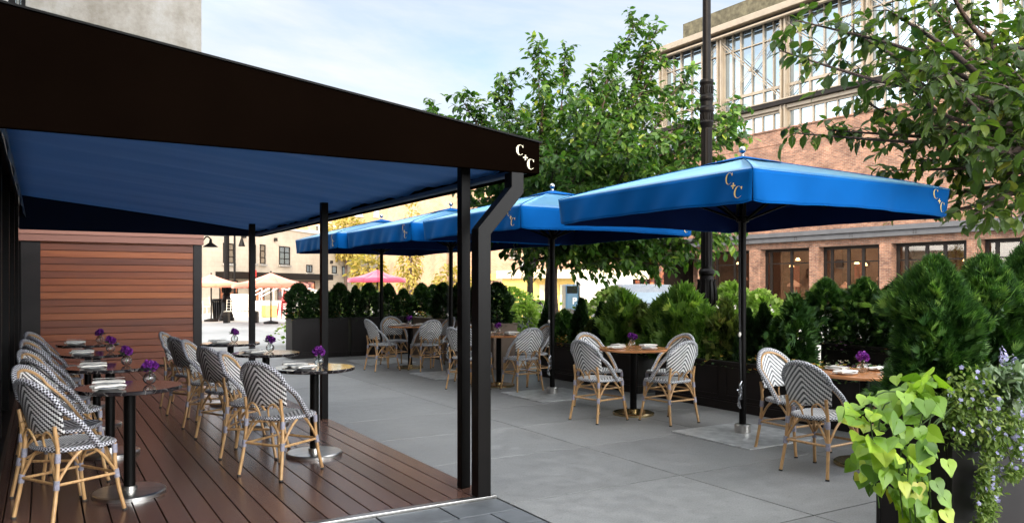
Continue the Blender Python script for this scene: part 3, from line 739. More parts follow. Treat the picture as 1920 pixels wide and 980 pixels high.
# ------------------------------------------------------------------ foliage makers
def shrub_mesh(h,Rr,n,L,seed,shape='egg',lump=.22,blades=5,wb=.13,up=.75,loose=0,ra=(0,1),dark_core=True):
    rng=random.Random(seed); m=MB()
    def prof(t):
        if shape=='egg': return min(1,(t/.12+.15)**.6)*(1-max(0,(t-.28)/.72)**2.1)**.75
        if shape=='col': return min(1,(t/.08+.2)**.6)*(1-max(0,(t-.42)/.58)**2.3)**.7
        if shape=='cone': return min(1,(t/.10+.2)**.6)*(1-t*.98)**.75
        return math.sqrt(max(0,1-(2*t-1)**2))*.9+.1
    for k in range(n):
        t=rng.random()**.95; a=rng.uniform(0,2*PI)
        nz=noise.noise(Vector((math.cos(a)*1.6+seed*7.1,math.sin(a)*1.6,t*4.2*h/max(Rr,.1)*.3)))
        q=prof(t)*(1+lump*1.6*nz)*(1+loose*rng.random()*nz); q=max(q,.05)
        dep=rng.uniform(.0,1)**.55; rr=Rr*q*(.45+.55*dep)
        p=Vector((math.cos(a)*rr,math.sin(a)*rr,h*(t*.93+.02)))
        out=Vector((math.cos(a),math.sin(a),0)); 
        d=(out*(1.0-.35*t)+Vector((0,0,up*(.4+t)))+Vector((rng.gauss(0,.35),rng.gauss(0,.35),rng.gauss(0,.3)))).normalized()
        sd=d.cross(Vector((rng.gauss(0,1),rng.gauss(0,1),rng.gauss(0,1)))).normalized()
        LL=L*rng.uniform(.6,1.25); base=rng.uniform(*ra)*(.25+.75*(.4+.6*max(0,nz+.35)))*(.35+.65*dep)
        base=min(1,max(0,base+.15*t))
        p=p-d*LL*.35
        for b_ in range(blades):
            s_=(b_-(blades-1)/2)/max(1,(blades-1)/2) if blades>1 else 0
            bd=(d+sd*s_*.62).normalized(); ln=LL*(1-.28*abs(s_))*rng.uniform(.85,1.1); nrm=bd.cross(sd.cross(d)).normalized()
            w=nrm*ln*wb; o=p+d*LL*.30*(1-abs(s_)*.5)*(0.3 if b_ else 0)
            e=o+bd*ln+Vector((0,0,-.08*ln)); mid=o+bd*ln*.5
            m.add([o,mid+w,e,mid-w],[(0,1,2,3)],r=min(1,base+rng.uniform(-.06,.10)))
    return m
def leafcloud(pts,L,seed,mat_r=(0,1),droop=.6,wl=.52,fold=.16):
    """pts: list of (pos,dir). one pointed folded leaf each"""
    rng=random.Random(seed); m=MB()
    for (p,d) in pts:
        p=Vector(p); d=(Vector(d)+Vector((rng.gauss(0,.35),rng.gauss(0,.35),-droop+rng.gauss(0,.3)))).normalized()
        s_=d.cross(Vector((0,0,1))); 
        if s_.length<.1: s_=Vector((1,0,0))
        s_=(s_.normalized()+Vector((0,0,rng.gauss(0,.5)))).normalized(); s_=(s_-d*s_.dot(d)).normalized(); n_=s_.cross(d)
        l=L*rng.uniform(.65,1.2); w=l*wl*.5; r=min(1,max(0,rng.gauss(.45,.22)))
        a=p; m1=p+d*l*.33-n_*l*.03; m2=p+d*l*.68-n_*l*.07; e=p+d*l-n_*l*.20
        m.add([a,m1,m2,e,m1+s_*w+n_*w*fold,m2+s_*w*.82+n_*w*fold,m1-s_*w+n_*w*fold,m2-s_*w*.82+n_*w*fold],
              [(0,4,1),(4,5,2,1),(5,3,2),(0,1,6),(6,1,2,7),(7,2,3)],r=r)
    return m
def make_tree(name,label,base,fork,trunk_r,targets,leafL,lmat,seed,twig=(.25,.6),dens=1.0,start=.28,leaf_gap=.055,group=None,barkm='bark',sag=.25):
    rng=random.Random(seed); root=empty(name,base,0,label,'tree',group); B=Vector(base)
    tr=MB(); fk=Vector(fork)-B
    P=[Vector((0,0,0)),fk*.35+Vector((.04,.02,0)),fk*.7+Vector((-.03,.0,0)),fk]
    tr.tube(catmull(P,5),[trunk_r*(1.25-.45*i/15) for i in range(16)],12); tr.build('trunk',M[barkm],root)
    lv=[]
    for ti,(tg,rad) in enumerate(targets):
        tg=Vector(tg)-B; m=MB(); v=tg-fk; L=v.length
        mid1=fk+v*.33+Vector((rng.gauss(0,.08),rng.gauss(0,.08),L*.06*rng.uniform(.3,1.4))); mid2=fk+v*.68+Vector((rng.gauss(0,.1),rng.gauss(0,.1),L*.05*rng.uniform(-.2,1)))
        C=catmull([fk,mid1,mid2,tg],7); n=len(C); m.tube(C,[rad*(1-.86*i/(n-1)) for i in range(n)],7)
        ntw=int(dens*L*(1-start)/.105)
        for k in range(ntw):
            f_=start+(1-start)*k/max(1,ntw-1); i0=min(n-2,int(f_*(n-1))); p=C[i0].lerp(C[i0+1],f_*(n-1)-i0); d=(C[i0+1]-C[i0]).normalized()
            s_=d.cross(Vector((rng.gauss(0,1),rng.gauss(0,1),rng.gauss(0,1)))).normalized()
            tl=rng.uniform(*twig)*(1.15-.65*(f_-start)/(1-start)); td=(d*.75+s_*.8+Vector((0,0,.12))).normalized()
            T=catmull([p,p+td*tl*.5+Vector((0,0,.02)),p+td*tl+Vector((0,0,-sag*tl*rng.uniform(0,1)))],4)
            if k%1==0: m.tube(T,[.006,.005,.004,.004,.003,.003,.002,.002,.0015][:len(T)],4,caps=False)
            q=0.0; LT=tl
            while q<LT:
                f2=q/LT*(len(T)-1); j0=min(len(T)-2,int(f2)); pp_=T[j0].lerp(T[j0+1],f2-j0); sd=td.cross(Vector((rng.gauss(0,1),rng.gauss(0,1),rng.gauss(0,1)))).normalized()
                if q>LT*.12: lv.append((pp_,td*.55+sd*.8))
                q+=leaf_gap*rng.uniform(.7,1.3)
        # leaves on the leader tip
        for k in range(int(8+L*2)):
            f_=1-.22*rng.random(); i0=min(n-2,int(f_*(n-1))); p=C[i0].lerp(C[i0+1],f_*(n-1)-i0); d=(C[-1]-C[-2]).normalized()
            sd=d.cross(Vector((rng.gauss(0,1),rng.gauss(0,1),rng.gauss(0,1)))).normalized(); lv.append((p,d*.5+sd*.8))
        m.build('limb',M[barkm],root)
    leafcloud(lv,leafL,seed+5).build('crown',M[lmat],root)
    print(name,'leaves',len(lv)); return root
# middle cherry tree behind the planters
rng=random.Random(11)
tb=(8.30,12.45,0); tf=(8.33,12.4,2.0)
tips=[(1010,88,14),(1190,45,14.5),(865,185,13.6),(812,208,13.2),(950,150,14.5),(1060,100,15),(1110,140,13.2),(1150,100,14),(1240,120,14.2),(1270,190,13.2),(1385,300,13.2),(1370,240,13),(1330,180,13.8),(1300,260,14.5),
 (900,260,14.5),(960,220,13),(1020,180,13.5),(1080,190,12.6),(1130,230,12.4),(1200,200,12.8),(1180,280,12.2),(1100,280,12.2),(1040,290,12.3),(980,310,12.6),(920,330,13),(1000,240,15.5),(1240,260,12.4),(1230,340,12.4),(1150,360,12.3),
 (1070,370,12.6),(900,395,13.6),(870,300,14.6),(1300,330,12.8),(1350,370,13),(1270,420,13),(1330,450,13.4),(1200,440,13),(1120,430,13),(1060,450,13.4),(990,440,13.6),(940,420,14),(1385,420,13.4),(1010,350,14.5),(1140,150,15.6),(1220,170,15.6),(1100,60+130,14.6),
 (1180,490,13.2),(1260,500,13.6),(1320,490,14),(980,500,14),(1120,500,13.5),(860,360,14.5),(1390,350,14),(1050,220,13.2),(1210,110,14.4),(905,215,13.8),(1290,140,14.6),(1165,330,14.5),(1250,300,15.5),(1080,320,15.5),(960,280,15.5),(1225,390,14.5)]
tips+=[(835,245,14),(880,240,13),(860,285,13),(905,300,12.8),(1395,250,13.6),(1405,330,13.4),(1380,200,14),(1360,440,12.9),(1230,60,14.4),(930,180,14.5),(1160,250,13.5),(1030,160,14.5),(1095,240,13.6),(1340,240,14)]
tg=[(at(x,y,d),rng.uniform(.028,.05)) for x,y,d in tips]
make_tree('cherry_tree','leafy green cherry tree standing behind the planters between the awning and the tall lamp post',tb,tf,.125,tg,.145,'leaf',21,(.30,.78),1.8,.14,.033)
# right tree whose boughs come in from the edge
tips=[(1462,95,7.0),(1500,40,7.2),(1492,250,6.8),(1560,245,6.9),(1600,60,7.4),(1665,20,7.0),(1700,-40,7.8),(1760,-60,7.0),(1655,320,6.6),(1700,380,6.6),(1760,400,6.6),(1830,400,6.8),(1890,420,6.6),(1800,170,6.6),(1860,90,7.0),(1910,40,6.6),(1745,250,6.8),(1700,160,6.6),
 (1740,90,6.4),(1810,30,7.4),(1880,-30,7.6),(1840,250,7.4),(1720,300,7.6),(1620,190,8.2),(1670,120,7.8),(1790,330,7.6),(1900,200,7.8),(1690,230,7.0),(1770,20,8.6),(1870,330,8.0),(1950,380,7.6),(1960,120,8),(1960,260,7),(1830,120,8.6),(1730,190,8.4),(1650,70,8.4),(1880,160,6.2),(1800,250,6.3),(1900,300,6.2),(1910,350,7.6)]
tg=[(at(x,y,max(d,8.3) if (x<1800 and y>200) else d),rng.uniform(.035,.06)) for x,y,d in tips]
make_tree('street_tree','dark leafy tree with bare limbs reaching in from the right edge above the near planter',(9.35,3.75,0),(9.15,3.75,2.55),.15,tg,.14,'leaf_dark',33,(.22,.55),.95,.36,.040)
# ------------------------------------------------------------------ planters
def planter(x0,x1,y0,y1,h,label,group,mat='planter',panel=True,name='planter_box'):
    root=empty(name,(x0,y0,0),0,label,'planter',group); a,b_=x1-x0,y1-y0
    m=MB(); t=.03; m.box(0,a,0,t,.03,h-.03); m.box(0,a,b_-t,b_,.03,h-.03); m.box(0,t,t,b_-t,.03,h-.03); m.box(a-t,a,t,b_-t,.03,h-.03); m.build('body',M[mat],root,bevel=.004)
    m=MB(); m.box(-.012,a+.012,-.012,t+.012,h-.03,h); m.box(-.012,a+.012,b_-t-.012,b_+.012,h-.03,h); m.box(-.012,t+.012,t+.012,b_-t-.012,h-.03,h); m.box(a-t-.012,a+.012,t+.012,b_-t-.012,h-.03,h); m.build('rim',M[mat],root,bevel=.004)
    m=MB(); m.box(-.016,a+.016,-.016,b_+.016,0,.10); m.box(-.009,a+.009,-.009,b_+.009,.10,.125); m.build('plinth',M[mat],root,bevel=.005)
    if panel:
        m=MB()
        n=max(1,round(b_/1.25)); 
        for k in range(n):
            u0,u1=b_*k/n+.06,b_*(k+1)/n-.06
            for (q0,q1,z0,z1) in ((u0,u1,.16,.175),(u0,u1,h-.085,h-.07),(u0,u0+.015,.175,h-.085),(u1-.015,u1,.175,h-.085)): m.box(-.008,-.0002,q0,q1,z0,z1)
        m.build('panel_moulding',M[mat],root)
    m=MB(); m.box(t,a-t,t,b_-t,h-.10,h-.06); m.build('soil',M['soil'],root)
    return root
g_='low dark planter boxes beside the paving'
planter(6.9,7.42,8.22,10.72,.57,'low dark panelled planter box behind the third nearest wood table',g_)
planter(6.9,7.42,3.25,7.84,.57,'long low dark panelled planter box behind the two nearest wood tables',g_)
planter(7.72,8.15,3.0,5.95,.80,'taller dark planter box standing behind the near end of the long low one','tall dark planter boxes')
planter(4.0,6.6,2.29,2.72,.85,'tall dark planter box in the right foreground under the lime vine','tall dark planter boxes',panel=False)
xx=4.26
on=['leftmost','second from left','third from left','fourth from left']
for k in range(4):
    planter(xx,xx+1.16,15.62,16.1,.80,f'tall dark planter box, {on[k]} in the far row under the clipped evergreens','tall dark planter boxes in the far row',panel=False); xx+=1.22
planter(6.72,7.2,11.85,15.3,.80,'tall taupe planter box holding dense evergreens behind the metal posts','tall planters',mat='planter_brown',panel=False)
planter(8.15,9.2,13.6,14.1,.80,'grey planter box left of the cherry trunk','grey planters',mat='planter_grey',panel=False)
# shrub protos
def shrub(name,mesh,mat,h,loc,label,group,rz=0,sc=(1,1,1),stem=.012):
    root=empty(name,loc,rz,label,'shrub',group)
    mesh.build('foliage',M[mat],root)
    m=MB(); m.tube([(0,0,-.06),(0,0,h*.5),(0,0,h*.9)],[stem*1.6,stem,stem*.3],6); m.build('stem',M['bark'],root)
    root.scale=sc; return root
def reshrub(src,loc,label,rz,sc):
    o=copy_tree(src); o.location=loc; o['label']=label; o.rotation_euler=(0,0,rz); o.scale=sc; return o
# foreground arborvitae
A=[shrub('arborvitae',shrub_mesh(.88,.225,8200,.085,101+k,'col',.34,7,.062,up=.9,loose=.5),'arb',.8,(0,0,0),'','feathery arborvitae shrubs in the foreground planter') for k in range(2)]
fg=[(4.20,2.50,.78,.97,'big feathery green arborvitae above the lime vine, leftmost in the foreground planter'),(4.74,2.52,.80,.97,'feathery arborvitae second from the left in the foreground planter'),(5.22,2.52,.82,1.02,'feathery arborvitae at the right edge of the photo'),(5.75,2.52,.8,1,'feathery arborvitae just outside the right edge')]
for k,(x,y,z,s_,lb) in enumerate(fg[:3]):
    o=A[k] if k<2 else copy_tree(A[0]); o.location=(x,y,z); o['label']=lb; o.scale=(s_,s_,s_*(1 if k else 1.0)); o.rotation_euler=(0,0,k*2.1)
# two columns in the taller planter behind
C0=shrub('arborvitae',shrub_mesh(.80,.225,2300,.085,131,'col',.26,6,.09,loose=.4),'arb',.75,(0,0,0),'','rounded arborvitae in the taller planter behind')
for k,(px,d,ht) in enumerate([(1548,8.75,.80),(1622,8.55,.80),(1678,8.3,.74),(1735,8.1,.78)]):
    p=W(px,d); X=7.93; 
    o=C0 if k==0 else copy_tree(C0)
    t_=(px-960)/F; dd=X/(t_*cT+sT); p=W(px,dd)
    o.location=(p.x,p.y,.76); o.rotation_euler=(0,0,k*1.3); o.scale=(1.02,1.02,ht/.80)
    o['label']=['upright rounded arborvitae behind the nearest wood table, leftmost in the taller rear planter','upright rounded arborvitae second from the left in the taller rear planter','upright arborvitae third from the left, close behind the big foreground shrub','upright arborvitae mostly hidden behind the big foreground shrub'][k]
# mixed cypress row in the low planters
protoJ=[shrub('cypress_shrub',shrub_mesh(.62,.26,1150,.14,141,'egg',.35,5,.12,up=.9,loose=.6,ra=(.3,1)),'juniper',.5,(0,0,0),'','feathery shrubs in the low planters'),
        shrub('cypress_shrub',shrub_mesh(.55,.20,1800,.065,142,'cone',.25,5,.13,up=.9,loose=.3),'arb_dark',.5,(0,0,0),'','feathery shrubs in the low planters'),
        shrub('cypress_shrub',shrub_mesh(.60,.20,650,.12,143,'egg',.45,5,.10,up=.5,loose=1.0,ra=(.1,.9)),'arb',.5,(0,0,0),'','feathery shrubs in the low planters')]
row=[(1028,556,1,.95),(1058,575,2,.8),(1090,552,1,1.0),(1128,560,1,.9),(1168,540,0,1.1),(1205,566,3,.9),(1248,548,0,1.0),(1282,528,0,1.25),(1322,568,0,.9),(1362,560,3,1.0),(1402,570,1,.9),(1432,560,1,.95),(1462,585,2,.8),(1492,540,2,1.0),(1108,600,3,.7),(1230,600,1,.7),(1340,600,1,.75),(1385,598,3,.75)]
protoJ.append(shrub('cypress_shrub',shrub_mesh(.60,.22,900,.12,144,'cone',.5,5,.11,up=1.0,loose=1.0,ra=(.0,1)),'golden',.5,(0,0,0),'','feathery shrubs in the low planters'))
usedj=set()
for k,(px,py,ty,s_) in enumerate(row):
    X=7.24+(.06 if k%2 else -.02); t_=(px-960)/F; d=X/(t_*cT+sT); p=W(px,d); z0=.50; ht=ZZ(py,d)-z0
    src=protoJ[ty]; h0=[.66,.58,.64,.62][ty]
    o=src if ty not in usedj else copy_tree(src); usedj.add(ty)
    o.location=(p.x,p.y,z0); o.rotation_euler=(0,0,k*1.9); o.scale=(s_*1.05,s_*1.05,ht/h0)
    kindw=['bright green feathery cypress shrub','dark cone-shaped evergreen shrub','open loose-branched evergreen shrub','thin olive-green cypress shrub'][ty]
    where=['left of the second parasol pole','just right of the second parasol pole','under the hanging cherry leaves','right of the dark cone pair','left above the second wood table','behind the vase of the second wood table','right behind the second wood table','tall one left of the lamp post base','at the foot of the lamp post','right of the lamp post','beside the nearest parasol pole','right of the nearest parasol pole','left of the bluish spruce-like shrub','tall spiky one left of the rounded arborvitae','low one left behind the second wood table','low one above the right chair of the second table','low one below the lamp post','low one touching the nearest parasol pole'][k]
    o['label']=kindw+' '+where
# far clipped evergreens
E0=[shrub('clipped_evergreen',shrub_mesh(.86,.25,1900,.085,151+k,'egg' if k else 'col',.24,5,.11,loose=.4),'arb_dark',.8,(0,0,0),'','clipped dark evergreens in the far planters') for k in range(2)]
far=[(561,527,1.08),(605,536,.85),(637,527,.95),(666,532,.66),(692,527,.9),(728,528,.86),(757,538,.72),(790,527,.9),(812,530,.8),(836,532,.8)]
for k,(px,py,s_) in enumerate(far):
    Y=15.86; t_=(px-960)/F; d=Y/(cT-t_*sT); p=W(px,d)
    o=E0[k%2] if k<2 else copy_tree(E0[k%2]); z0=.74; o.location=(p.x,p.y,z0); o.scale=(s_,s_,(ZZ(py,d)-z0)/.88); o.rotation_euler=(0,0,k)
    o['label']='clipped dark evergreen, number %s from the left in the far row of planters'%['one','two','three','four','five','six','seven','eight','nine','ten'][k]
for k,(y,s_) in enumerate([(12.15,1.05),(12.85,1.0),(13.6,1.0),(14.35,1.0)]):
    o=copy_tree(E0[k%2]); o.location=(6.96,y,.74); o.scale=(s_,s_,.93); o.rotation_euler=(0,0,k+.5)
    o['label']='clipped dark evergreen, '+['nearest','second nearest','third nearest','farthest'][k]+' in the taupe planter behind the metal posts'
# bedding flowers (uncountable)
def bedding(name,x0,x1,y0,y1,z,seed,dens=260,hh=.14,over=.06,label='',fl=.16):
    rng=random.Random(seed); pts=[];m2=MB(); n=int(dens*(x1-x0+.1)*(y1-y0+.1)*3.2)
    for k in range(n):
        x=rng.uniform(x0-over,x1+over);y=rng.uniform(y0-over,y1+over); hgt=hh*(.5+.9*noise.noise(Vector((x*3,y*3,seed)))+.4)*rng.random()
        out=Vector((-1 if x<x0+.05 else 0,-1 if y<y0+.05 else 0,0)); p=Vector((x,y,z+max(0,hgt)-(.05*rng.random() if (x<x0 or y<y0) else 0)))
        pts.append((p,Vector((rng.gauss(0,1),rng.gauss(0,1),.6))+out))
        if rng.random()<(fl*3.2 if x<x0+.14 else fl) and noise.noise(Vector((x*2.2+5,y*2.2,seed)))>-.12:
            c=p+Vector((0,0,.03)); base=min(1,max(0,.5+1.1*noise.noise(Vector((x*1.6,y*1.6,seed+9)))+rng.gauss(0,.08)))
            for q in range(5):
                a=q*1.257+rng.random()*.3; dv=Vector((math.cos(a),math.sin(a),.35))*.027; sv=Vector((-math.sin(a),math.cos(a),0))*.009
                m2.add([c,c+dv*.6+sv,c+dv,c+dv*.6-sv],[(0,1,2,3)],r=base)
    m=leafcloud(pts,.05,seed,droop=0,wl=.5)
    o=m.build(name,M['bedding']); tag(o,label,'flower bed',kind='stuff')
    f_=m2.build('blossoms',M['flowers'],o); 
bedding('flower_bed',6.92,7.4,8.25,10.7,.50,1,label='dark leafy bedding plants along the low planter behind the third table')
bedding('flower_bed',6.92,7.4,3.3,7.8,.50,2,label='orange and yellow bedding flowers along the long low planter')
bedding('flower_bed',4.3,9.1,15.64,16.05,.74,3,180,.2,.06,label='purple and white bedding plants at the feet of the clipped evergreens')
bedding('flower_bed',7.75,8.1,3.0,5.9,.74,4,200,label='yellow-flowered bedding in the taller rear planter')
bedding('flower_bed',6.75,7.15,11.9,15.2,.74,5,160,.12,label='leafy bedding in the taupe planter')
bedding('flower_bed',4.1,6.5,2.33,2.68,.82,6,200,.08,0,label='low bedding in the foreground planter',fl=.05)
# pale bushes beyond
for k,(px,py,d,h,r_) in enumerate([(1150,530,13.5,1.4,.75),(1370,520,11.5,1.5,.7),(1425,535,11.2,1.4,.6),(1300,545,12.5,1.2,.6),(960,533,17,1.7,1.0),(915,528,18,1.7,.9),(985,560,16,1.1,.5),(610,545,19,1.3,.8),(700,540,19.5,1.4,.9),(790,545,19,1.3,.8)]):
    p=W(px,d); ht=ZZ(py,d)
    me=shrub_mesh(ht,r_,1500,.10,171+k,'egg',.5,4,.22,up=.6,loose=.8,ra=(.2,1))
    shrub('loose_bush',me,'pale_bush',ht,(p.x,p.y,0),['pale bright bush behind the second parasol and its wood table','pale feathery bush right behind the lamp post base','pale bush left of the brick shopfront pillars','pale bush between the car and the lamp post','pale green bush behind the grey planter','large pale green bush right of the metal posts','low bush at the foot of the one-way signpost','sunlit bush behind the second clipped evergreen','sunlit bush behind the middle clipped evergreens','sunlit bush behind the right-hand clipped evergreens'][k],'loose sunlit bushes')
# lime sweet potato vine
def heart_leaf(m,p,d,nrm,L,rng):
    d=d.normalized(); nrm=(nrm-d*nrm.dot(d)).normalized(); s_=d.cross(nrm); r=min(.97,max(0,rng.gauss(.46,.27)))
    if rng.random()<.02: r=1
    out=[(0,0),(.20,-.10),(.42,-.06),(.52,.14),(.48,.36),(.30,.62),(.12,.86),(0,1.0)]
    vs=[p-d*0, p+d*L*.45-nrm*L*.03, p+d*L]
    cu=rng.uniform(.10,.35)
    def P(x,y,sg): return p+d*(L*y)+s_*(sg*L*x)+nrm*(L*(.14*x+ -cu*(y**2)*.5 + .03*math.sin(9*y+sg)))
    for sg in (1,-1):
        vv=[P(0,0,sg),P(0,.3,sg),P(0,.62,sg),P(0,1,sg)]+[P(x,y,sg) for x,y in out[1:7]]
        f_=[(0,4,5),(0,5,6,1),(1,6,7,2),(2,7,8),(2,8,9,3)]
        if sg<0: f_=[q[::-1] for q in f_]
        m.add(vv,f_,True,r=r)
root=empty('sweet_potato_vine',(4.0,2.4,.85),0,'lime green heart-leaved vine spilling over the corner of the foreground planter','plant')
rng=random.Random(5); stems=MB(); lv=MB()
O=Vector((4.0,2.4,.85))
ctl=[]
k=0
while k<235:
    v=rng.random(); py=702+283*v
    lft=1648-58*math.sin(PI*min(1,v*1.25))**.8+14*math.sin(v*17)+ (70*max(0,v-.72)/.28); rgt=1752-18*v+10*math.sin(v*13+1)
    px=rng.uniform(lft,rgt)
    if noise.noise(Vector((px*.022,py*.022,3.3)))<-.22: 
        if rng.random()<.75: k+=1; continue
    k+=1
    dd_=.16*math.sin(PI*min(1,v*1.1)); d=3.98-dd_+rng.uniform(-.16,.20)+(.10 if px<1630 else 0)
    p=at(px,py,d)-O; side=(px-1685)/90
    ddir=Vector((-.55+.75*side+rng.gauss(0,.3),-.40+rng.gauss(0,.3),-.30-.5*v+rng.gauss(0,.3)))
    nrm=Vector((-.40+.3*side,-.62,.60))+Vector((rng.gauss(0,.45),rng.gauss(0,.4),rng.gauss(0,.35)))
    heart_leaf(lv,p,ddir,nrm,rng.uniform(.05,.125)*(1-.12*v),rng)
for (px,py) in [(1770,955),(1740,965),(1775,862),(1765,925),(1752,900),(1730,945)]:
    heart_leaf(lv,at(px,py,3.8)-O,Vector((rng.gauss(0,.5),-.4,-.7)),Vector((-.3,-.8,.4)),.085,rng)
lv.build('leaves',M['lime'],root)
for k in range(9):
    e=at(rng.uniform(1620,1770),rng.uniform(860,985),3.84)-O
    stems.tube(catmull([Vector((.15,.06,-.04)),Vector((.0+rng.uniform(-.1,.1),-.15,.03)),(e+Vector((0,0,.35)))*1.0,e],6),.0035,5)
stems.build('stem',M['trail'],root)
# trailing lavender plants
def trailing(label,pxs,n,seed,d0,lean=0,fl=.5,leafm='trail',name='trailing_plant',L=.035,flm='lav'):
    rng=random.Random(seed); root=empty(name,(4.6,2.3,.85),0,label,'plant'); O=Vector((4.6,2.3,.85)); pts=[];m2=MB();st=MB()
    for k in range(n):
        i=rng.randrange(len(pxs)); cx,cy,wx,wy=pxs[i]; px=cx+rng.gauss(0,wx*.5); py=cy+rng.gauss(0,wy*.5); p=at(px,py,d0+rng.uniform(-.12,.12))-O
        pts.append((p,Vector((rng.gauss(0,.8),-.6+rng.gauss(0,.5),rng.gauss(0,.8)))))
        if rng.random()<fl*(1 if i<len(pxs)-1 else .15):
            c=p+Vector((rng.gauss(0,.01),-.02,0)); nn=Vector((rng.gauss(-.3,.4),-.8,rng.gauss(.3,.4))).normalized(); a0=rng.random()*6; t1=nn.cross(Vector((0,0,1))).normalized(); t2=nn.cross(t1)
            for q in range(5):
                a=a0+q*1.257; dv=(t1*math.cos(a)+t2*math.sin(a))*.013; sv=(t2*math.cos(a)-t1*math.sin(a))*.0055
                m2.add([c,c+dv*.6+sv,c+dv,c+dv*.6-sv],[(0,1,2,3)],r=rng.random())
    leafcloud(pts,L,seed,droop=.2,wl=.45).build('leaves',M[leafm],root); 
    if m2.v: m2.build('blossoms',M[flm],root)
    for (cx,cy,wx,wy) in pxs:
        st.tube(catmull([Vector((.0,.12,-.03)),at(cx,cy-wy*.4,d0)-O,at(cx+3,cy+wy*.9,d0)-O],5),.003,5)
    st.build('stem',M['bark'],root)
trailing('trailing lavender-flowered plant hanging down the front of the foreground planter',[(1825,735,50,45),(1790,760,30,40),(1850,790,40,35),(1800,800,30,40),(1862,830,25,30),(1852,900,20,40),(1848,955,18,50)],4200,61,4.02,fl=.045)
trailing('second trailing lavender plant hanging at the right edge of the photo',[(1905,790,25,40),(1910,830,22,40),(1900,885,16,12)],800,62,4.05,fl=.08)
trailing('grey-leaved plant with pale blooms at the top right of the foreground planter',[(1870,700,40,22),(1905,715,26,24),(1895,745,30,22)],420,63,4.1,fl=.0,leafm='dusty',name='dusty_plant',L=.075)
trailing('blue salvia spikes standing above the grey-leaved plant',[(1876,672,3,18),(1898,684,4,16),(1906,690,3,14)],130,64,4.12,fl=.2,leafm='lav',name='salvia',L=.02)
# ------------------------------------------------------------------ lamp post
def lamppost(name,loc,label,s_=1.0,arm=True,top=8.2,group=None):
    root=empty(name,loc,0,label,'lamp post',group)
    m=MB(); m.lathe([(.30,0),(.30,.12),(.26,.16),(.27,.22),(.22,.34),(.20,.75),(.22,.82),(.17,.90),(.14,1.02)],20)
    # swelling urn with leaves
    m.lathe([(.14,1.02),(.155,1.08),(.13,1.13),(.145,1.17),(.17,1.25),(.165,1.38),(.135,1.55),(.125,1.60),(.15,1.63),(.15,1.67),(.12,1.70)],20)
    for k in range(10):
        a=2*PI*k/10
        m.tube([(math.cos(a)*r_,math.sin(a)*r_,z) for r_,z in ((.15,1.16),(.178,1.27),(.172,1.38),(.15,1.50),(.17,1.55))],[.022,.03,.026,.016,.012],5)
    m.build('base',M['iron'],root)
    m=MB(); m.lathe([(.102,1.70),(.098,3.8)],20)
    for k in range(12):
        a=2*PI*k/12; m.tube([(math.cos(a)*.10,math.sin(a)*.10,1.74),(math.cos(a)*.096,math.sin(a)*.096,3.72)],.011,5)
    m.build('fluted_shaft',M['iron'],root)
    m=MB()
    pr=[(.098,3.74),(.115,3.78),(.13,3.82),(.112,3.86),(.118,3.95),(.135,3.99),(.135,4.03),(.112,4.06),(.112,4.12),(.128,4.16),(.128,4.19),(.11,4.22),(.118,4.36),(.132,4.40),(.12,4.44),(.09,4.45)]
    m.lathe(pr,20)
    for z in (3.9,4.29):
        for k in range(14):
            a=2*PI*k/14; m.tube([(math.cos(a)*.115,math.sin(a)*.115,z-.05),(math.cos(a)*.122,math.sin(a)*.122,z+.05)],.012,5)
    m.build('collar',M['iron'],root)
    m=MB(); m.lathe([(.078,4.44),(.072,top)],16); m.build('upper_shaft',M['iron'],root)
    if arm:
        m=MB(); m.tube(catmull([(0,0,top-.1),(0,0,top+.5),(-.5,0,top+.9),(-1.2,0,top+.7),(-1.3,0,top+.4)]),.05,8); m.build('arm',M['iron'],root)
        m=MB(); m.lathe([(.06,.1),(.10,0),(.24,-.14),(.24,-.18),(0,-.2)],16,(-1.3,0,top+.32)); m.build('lamp_head',M['iron'],root)
    root.scale=(s_,s_,s_); return root
p=W(1325,11.4); lpn=lamppost('lamp_post',(p.x,p.y,0),'tall black ornate street lamp post rising behind the nearest blue parasol'); lpn.scale=(.77,.77,1)
p=G(425,601); lamppost('lamp_post',(p.x,p.y,0),'brown ornate lamp post standing far off beside the litter bin',1.0)
# ------------------------------------------------------------------ facades
class Fac:
    def __init__(s,name,label,p0,p1,cat='building'):
        s.p0=Vector((p0[0],p0[1],0)); v=Vector((p1[0],p1[1],0))-s.p0; s.L=v.length; s.dx,s.dy=v.x/s.L,v.y/s.L
        s.root=empty(name,s.p0,math.atan2(v.y,v.x),label,cat)
    def hit(s,px,off=0):
        t=(px-960)/F; A=t*cT+sT; B=cT-t*sT
        # offset plane along local -y
        X0=s.p0.x+s.dy*off; Y0=s.p0.y-s.dx*off
        det=-A*s.dy+s.dx*B; d=(-X0*s.dy+s.dx*Y0)/det; u=(A*Y0-B*X0)/det; return d,u
    def uz(s,px,py): d,u=s.hit(px); return u,ZZ(py,d)
    def part(s,name,mat,u0,u1,z0,z1,y0,y1,parent=None,bevel=0):
        m=MB(); m.box(u0,u1,y0,y1,z0,z1); return m.build(name,M[mat],parent or s.root,bevel=bevel)
